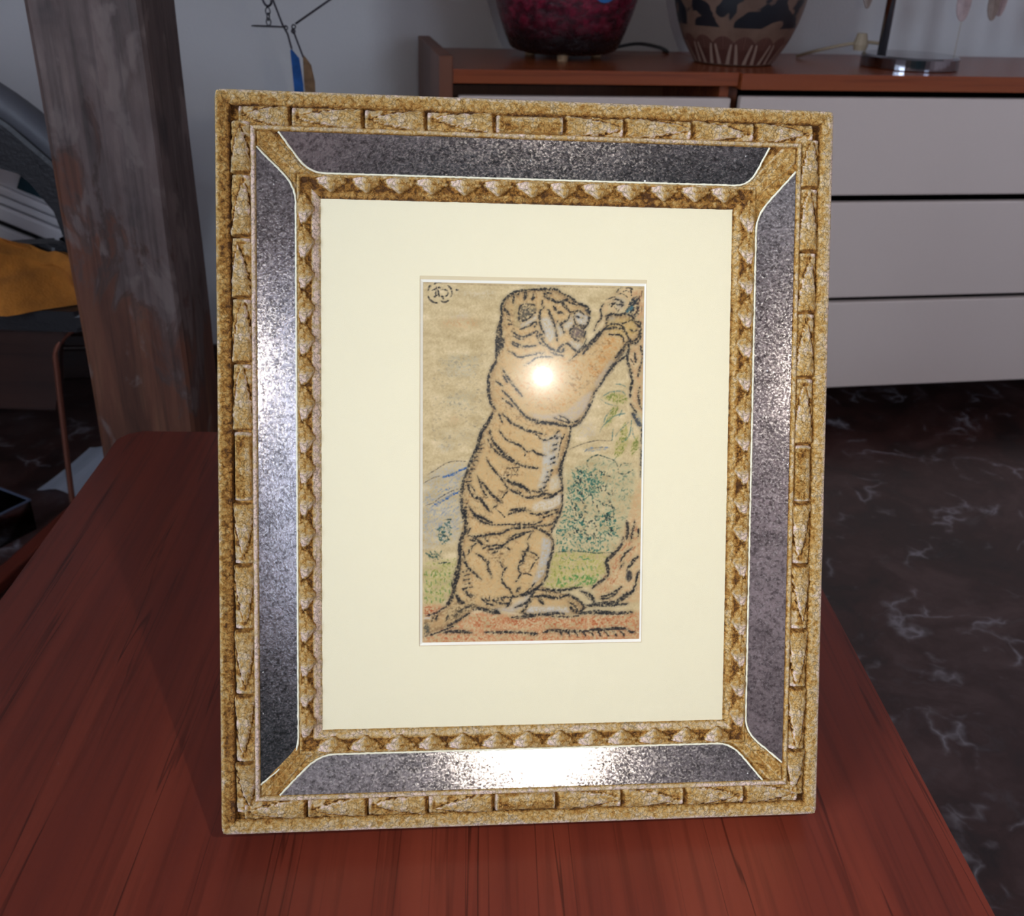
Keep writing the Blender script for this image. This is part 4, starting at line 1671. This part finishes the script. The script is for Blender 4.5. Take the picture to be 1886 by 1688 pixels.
pr2 = smooth_path([(.066, 0, 0), (.080, .002, 0), (.087, .012, 0), (.107, .045, 0), (.123, .085, 0), (.1325, .125, 0), (.134, .16, 0), (.128, .20, 0), (.112, .24, 0), (.085, .27, 0), (.055, .287, 0), (.045, .31, 0), (.047, .345, 0), (.064, .36, 0), (.056, .362, 0), (.040, .345, 0)], 4)
obj('vase_body', lathe(bmesh.new(), [(p.x, p.y) for p in pr2], 72), t.m, gv, smooth=True)

# shell lamp
LM = ROOM @ Matrix.Translation((1.008, .138, ST))
lp = tag(empty('shell_lamp', LM), 'table lamp with round steel base, slim pole and hanging pink shells', 'lamp')
obj('base', lathe(bmesh.new(), [(.096, 0), (.099, .002), (.099, .022), (.096, .026), (.0, .027)], 64), M['steel'], lp)
px_ = -.055
obj('pole', lathe(bmesh.new(), [(.0095, .026), (.0095, .45)], 20, (px_, .02, 0)), M['steel'], lp, smooth=True)
bm = bmesh.new()
ringp = [Vector((px_ + .22 * math.cos(a), .02 + .13 * math.sin(a), .45)) for a in np.linspace(0, 2 * math.pi, 40, endpoint=False)]
tube(bm, ringp, .004, 8, True)
tube(bm, [Vector((px_ - .22, .02, .45)), Vector((px_ + .22, .02, .45))], .004, 8)
obj('shade_ring', bm, M['steel'], lp)
bm = bmesh.new()
lathe(bm, [(.013, 0), (.016, .012), (.010, .034)], 14, (-.088, .055, .027))
obj('cord_grip', bm, M['cord'], lp)


def shell(x, y, ztop, zbot, w, mat, thread_to):
    bm = bmesh.new()
    n = 20
    h = ztop - zbot
    pts = []
    for i in range(n):
        a = 2 * math.pi * i / n
        pts.append((x + w * math.cos(a) * (.85 + .15 * math.sin(-a)), (ztop + zbot) / 2 + h / 2 * math.sin(a)))
    bm = prism(pts, y - .0015, y + .0015, .0006, 'Y', 1)
    for v in bm.verts:
        v.co.y += ((v.co.x - x) / w) ** 2 * .006
    s = obj('shell', bm, mat, lp)
    bm = tube(bmesh.new(), [Vector((x, y, thread_to)), Vector((x, y, (zbot if thread_to < zbot else ztop)))], .0007, 6)
    obj('thread', bm, M['cord'], s)
    bm = tube(bmesh.new(), [Vector((x, y, ztop)), Vector((x, y, .45))], .0007, 6)
    obj('thread', bm, M['cord'], s)


shell(-.085, .06, .19, .108, .013, M['brownshell'], .45)
shell(.138, .06, .18, .087, .019, M['shell'], .012)
shell(.208, .06, .18, .090, .0155, M['brownshell'], .45)
shell(.240, .085, .19, .098, .017, M['shell'], .45)
shell(.02, -.11, .24, .15, .018, M['shell'], .45)
bm = tube(bmesh.new(), smooth_path([(.83, .30, ST + .004), (.85, .26, ST + .018), (.89, .21, ST + .036), (.93, .195, ST + .043), (.96, .192, ST + .042), (.974, .19, ST + .040)]), .0035)
tag(obj('tan_lead', bm, M['cord'], None, ROOM.copy()), 'thin tan lead looping on the sideboard behind the shell lamp', 'cable')


# ------------------------------------------------------------------ hanging mobile before the wall
MY = 1.75


def V(x, z, y=MY):
    return Vector((x, y, z))


mb = tag(empty('hanging_mobile', Matrix.Translation((-.417, MY, .885))), 'hanging wire mobile with grey disc, blue blade and tan blade, in front of the wall', 'mobile')
mo = Vector((-.417, MY, .885))
P_ = lambda *a: [V(*p) - mo for p in a]
obj('hanging_wire', tube(bmesh.new(), P_((-.425, ZC), (-.424, .897)), .0012, 6), M['darksteel'], mb)
obj('hook', tube(bmesh.new(), smooth_path(P_((-.424, .897), (-.422, .885), (-.418, .878), (-.413, .877), (-.409, .881), (-.409, .886))), .0019, 8), M['darksteel'], mb, smooth=True)
for i, (zc, ry) in enumerate(((.869, 0), (.861, 1), (.8535, 0))):
    pts = []
    for a in np.linspace(0, 2 * math.pi, 18, endpoint=False):
        d = Vector((.0036 * math.cos(a), 0, .0056 * math.sin(a)))
        if ry:
            d = Vector((.0012 * math.cos(a), .0034 * math.cos(a), .0056 * math.sin(a)))
        pts.append(V(-.4155, zc) - mo + d)
    obj('chain_link', tube(bmesh.new(), pts, .0010, 6, True), M['darksteel'], mb)
bm = lathe(bmesh.new(), [(.0, -.0012), (.0268, -.0010), (.0272, 0), (.0268, .0010), (.0, .0012)], 40)
o = obj('disc', bm, M['darksteel'], mb, Matrix.Translation(V(-.416, .8465) - mo) @ Matrix.Rotation(R_(-6), 4, 'X'))
obj('rod', tube(bmesh.new(), P_((-.46, 1.06), (-.406, .886), (-.393, .849), (-.386, .836), (-.381, .814)), .0016, 8), M['darksteel'], mb)
obj('rod', tube(bmesh.new(), P_((-.20, .955), (-.315, .889), (-.372, .852)), .0018, 8), M['darksteel'], mb)
obj('rod', tube(bmesh.new(), P_((-.378, .845), (-.374, .834), (-.363, .802)), .0015, 8), M['darksteel'], mb)
bm = bmesh.new()
for cx, cz in ((-.3755, .8475), (-.3765, .8405), (-.3885, .8455)):
    tube(bm, [V(cx + .0030 * math.cos(a), cz + .0030 * math.sin(a)) - mo for a in np.linspace(0, 2 * math.pi, 12, endpoint=False)], .0011, 6, True)
obj('joint_ring', bm, M['darksteel'], mb)
# the hanging wires of the two long rods run up to the ceiling hook line
obj('hanging_wire', tube(bmesh.new(), P_((-.46, 1.06), (-.425, 1.20)), .0010, 6), M['darksteel'], mb)
obj('hanging_wire', tube(bmesh.new(), P_((-.20, .955), (-.425, 1.22)), .0010, 6), M['darksteel'], mb)
bl = [(-.3835, .812), (-.381, .8135), (-.3695, .800), (-.3655, .760), (-.3665, .70), (-.372, .655), (-.3795, .70), (-.3815, .76)]
tn = [(-.364, .8055), (-.3605, .803), (-.351, .790), (-.3465, .765), (-.347, .71), (-.354, .66), (-.3615, .70), (-.3645, .76)]
o = obj('blue_blade', prism([(x - mo.x, z - mo.z) for x, z in bl], -.001, .0008, .0004, 'Y', 1), M['blue'], mb)
o['label'] = 'blue blade'
o = obj('tan_blade', prism([(x - mo.x, z - mo.z) for x, z in tn], .0012, .003, .0004, 'Y', 1), M['tanblade'], mb)
o['label'] = 'tan blade'

# ------------------------------------------------------------------ lounge chair at the left, behind the post
CY = 1.62
ch = tag(empty('lounge_chair', Matrix.Translation((-1.0, CY, 0))), 'dark lounge chair with curved black back and copper tube frame, left of the post', 'chair')
co = Vector((-1.0, CY, 0))


def arcpts(c, rx, rz, a0, a1, n):
    return [(c[0] + rx * math.cos(R_(a0 + (a1 - a0) * i / n)), c[1] + rz * math.sin(R_(a0 + (a1 - a0) * i / n))) for i in range(n + 1)]


# arched back: outline in x,z, thick leather
out = [(-.30, .800), (-.16, .812), (-.06, .808), (.06, .790), (.15, .754), (.215, .712), (.275, .655), (.315, .60), (.325, .52), (.32, .41), (.275, .41), (.272, .50), (.257, .575), (.238, .628), (.215, .648), (.176, .642), (.10, .622), (-.10, .580), (-.30, .55)]
obj('backrest', prism(out, -.03, .05, .014, 'Y', 3), M['leather'], ch, smooth=False)
rim = smooth_path([(-.30, -.004, .806), (-.16, -.004, .818), (-.06, -.004, .814), (.06, -.004, .796), (.15, -.004, .760), (.217, -.004, .718), (.279, -.004, .660), (.320, -.004, .603), (.332, -.004, .52)], 5)
obj('back_rim', tube(bmesh.new(), rim, .026, 12), M['litleather'], ch, smooth=True)  # upper edge of the black back, its light put into the grey colour
obj('seat', prism(rrect(-.62, -.03, .31, .24, .05), .372, .408, .010), M['leather'], ch)
obj('seat_panel', prism([(-.62, .215), (.19, .215), (.207, .27), (.213, .330), (.222, .352), (.245, .371), (-.62, .371)], -.012, .006, .002, 'Y', 1), M['rosewood'], ch)
tp = smooth_path([(.275, .012, .372), (.243, .0, .366), (.222, -.006, .350), (.208, -.010, .326), (.205, -.012, .29), (.200, -.012, .22), (.193, -.012, .12), (.187, -.012, .025)], 6)
obj('tube_frame', tube(bmesh.new(), tp, .0052, 10), M['copper'], ch, smooth=True)
tp2 = [Vector((p.x - .78 + .0, p.y, p.z)) for p in tp]
obj('tube_frame', tube(bmesh.new(), tp2, .0052, 10), M['copper'], ch, smooth=True)
for x in (-.57, .28):
    obj('leg', lathe(bmesh.new(), [(.014, 0), (.018, .373)], 12, (x, .19, 0)), M['leather'], ch)
obj('runner', prism([(.115, -.42), (.147, -.42), (.255, .28), (.223, .28)], 0, .022, .004), M['table'], ch)
obj('runner', prism([(-.62, -.12), (-.575, -.12), (-.56, .28), (-.605, .28)], 0, .022, .004), M['table'], ch)
# black cushion and the orange throw on the seat
bm = prism(smooth_path([(-.09, .41, 0), (-.085, .45, 0), (-.04, .49, 0), (.05, .482, 0), (.14, .490, 0), (.195, .494, 0), (.215, .490, 0), (.245, .515, 0), (.275, .545, 0), (.292, .53, 0), (.29, .45, 0), (.285, .41, 0)], 4), .072, .108, .014, 'Y', 3)
o = obj('black_cushion', bm, M['leather'], None, Matrix.Translation(co))
tag(o, 'black cushion leaning on the chair seat behind the orange throw', 'cushion')
bm = bmesh.new()
nx_, ny_ = 46, 40
grid = []
for i in range(nx_ + 1):
    row = []
    for j in range(ny_ + 1):
        x = -.36 + .655 * i / nx_
        v = j / ny_
        prof = np.interp(x, [-.36, -.1, .03, .12, .165, .19, .215, .26, .295], [.14, .125, .115, .108, .088, .068, .076, .074, .064])
        fold = .040 * math.sin(x * 30 + math.sin(v * 3) * 1.6 + v * 1.2) + .026 * noise.noise(Vector((x * 16, v * 5, 1)))
        zz = .4095 + prof * math.sin(min(1, v * 1.25) * math.pi * .5) ** .8 * (1 if v < .8 else 1 - (v - .8) * 4.6)
        zz = max(.4095, zz + noise.noise(Vector((x * 13, v * 5, 6))) * .020 * min(1, v * 4))
        yy = -.030 + v * .085 + fold * .8 * (1 - max(0, v - .6) * 2)
        row.append(bm.verts.new((x, min(yy, .068), zz)))
    grid.append(row)
for i in range(nx_):
    for j in range(ny_):
        bm.faces.new((grid[i][j], grid[i + 1][j], grid[i + 1][j + 1], grid[i][j + 1]))
o = obj('orange_throw', bm, M['orange'], None, Matrix.Translation(co), smooth=True)
tag(o, 'rumpled orange wool throw on the seat of the dark lounge chair', 'blanket')

# white ridged box on a dark stool, seen through the gap below the chair back
st = tag(empty('stool', Matrix.Translation((-1.10, 2.02, 0)) @ Matrix.Rotation(R_(8), 4, 'Z')), 'dark stool behind the lounge chair, carrying the tilted white box', 'stool')
obj('seat', boxbm((-.34, -.10, .20), (.28, .17, .235), .008), M['rosewood'], st)
for x in (-.31, .25):
    for y in (-.07, .14):
        obj('leg', lathe(bmesh.new(), [(.012, 0), (.016, .2)], 10, (x, y, 0)), M['rosewood'], st)
wb = tag(empty('white_box', Matrix.Translation((-1.10, 2.02, .238)) @ Matrix.Rotation(R_(8), 4, 'Z')), 'tilted white ridged box seen under the curved chair back', 'box')
rot = Matrix.Rotation(R_(25), 4, 'Y')


def tilt(bm, dz):
    bm.transform(Matrix.Translation((0, 0, dz)) @ rot)
    return bm


obj('box_body', tilt(boxbm((-.30, -.06, -.015), (.20, .14, .12), .006), .105), M['white'], wb)
obj('dark_seam', tilt(boxbm((-.298, -.055, .1205), (.20, .138, .1315)), .105), M['black'], wb)
for z0, z1, y in ((.132, .160, -.068), (.163, .178, -.060), (.181, .196, -.064)):
    obj('ridge', tilt(boxbm((-.30, y, z0), (.21, .138, z1), .004), .105), M['white'], wb)
obj('upper_shell', tilt(boxbm((-.30, -.055, .1965), (.22, .138, .29), .004), .105), M['white'], wb)
obj('dark_window', tilt(boxbm((.02, -.060, .205), (.185, -.0555, .28), .001), .105), plain('dark_teal_glass', (.03, .07, .09), .2), wb)

# clear plastic box and sheet of paper on the floor
CB = Matrix.Translation((-.945, 1.55, 0)) @ Matrix.Rotation(R_(-28), 4, 'Z')
bm = bmesh.new()
box(bm, (-.07, -.045, 0), (.07, .045, .003))
for lo, hi in (((-.07, -.045, .003), (-.067, .045, .06)), ((.067, -.045, .003), (.07, .045, .06)), ((-.067, -.045, .003), (.067, -.042, .06)), ((-.067, .042, .003), (.067, .045, .06))):
    box(bm, lo, hi)
cb = obj('clear_box', bm, M['clear'], None, CB)
tag(cb, 'small open clear plastic box on the floor beside the chair runner', 'box')
bm = bmesh.new()
for lo, hi in (((-.071, -.046, .06), (.071, -.043, .063)), ((-.071, .043, .06), (.071, .046, .063)), ((-.071, -.043, .06), (-.068, .043, .063)), ((.068, -.043, .06), (.071, .043, .063))):
    box(bm, lo, hi)
obj('rim', bm, plain('pale_blue_plastic', (.10, .125, .19), .2), cb)
bm = bmesh.new()
g = [[bm.verts.new((-.06 + .12 * i / 8, -.085 + .17 * j / 8, .004 + .010 * math.sin(i * .5) ** 2 + .012 * (j / 8) ** 2)) for j in range(9)] for i in range(9)]
for i in range(8):
    for j in range(8):
        bm.faces.new((g[i][j], g[i + 1][j], g[i + 1][j + 1], g[i][j + 1]))
bmesh.ops.solidify(bm, geom=bm.faces[:], thickness=.0006)
tag(obj('paper_sheet', bm, M['paper'], None, Matrix.Translation((-.842, 1.76, 0)) @ Matrix.Rotation(R_(-14), 4, 'Z')), 'curled white paper sheet lying on the floor beside the post', 'paper')

# dark sofa added behind the camera, for its holder's reflection in the mirror strips
SM = ROOM @ Matrix.Translation((.35, -3.6, 0))
sf = tag(empty('standin_sofa', SM), 'dark teal sofa added out of view for the mirror reflections, opposite the sideboard', 'standin_sofa')
obj('sofa_base', boxbm((-.9, -.4, .06), (.9, .42, .40), .04, 3), M['teal'], sf)
obj('backrest', boxbm((-.9, -.42, .405), (.9, -.22, .85), .05, 3), M['teal'], sf)
for x in (-1.0, .905):
    obj('armrest', boxbm((x, -.42, .06), (x + .095, .42, .62), .03, 3), M['rosewood'], sf)
for x in (-.9, .85):
    for y in (-.36, .34):
        obj('leg', boxbm((x, y, 0), (x + .05, y + .05, .0598)), M['rosewood'], sf)
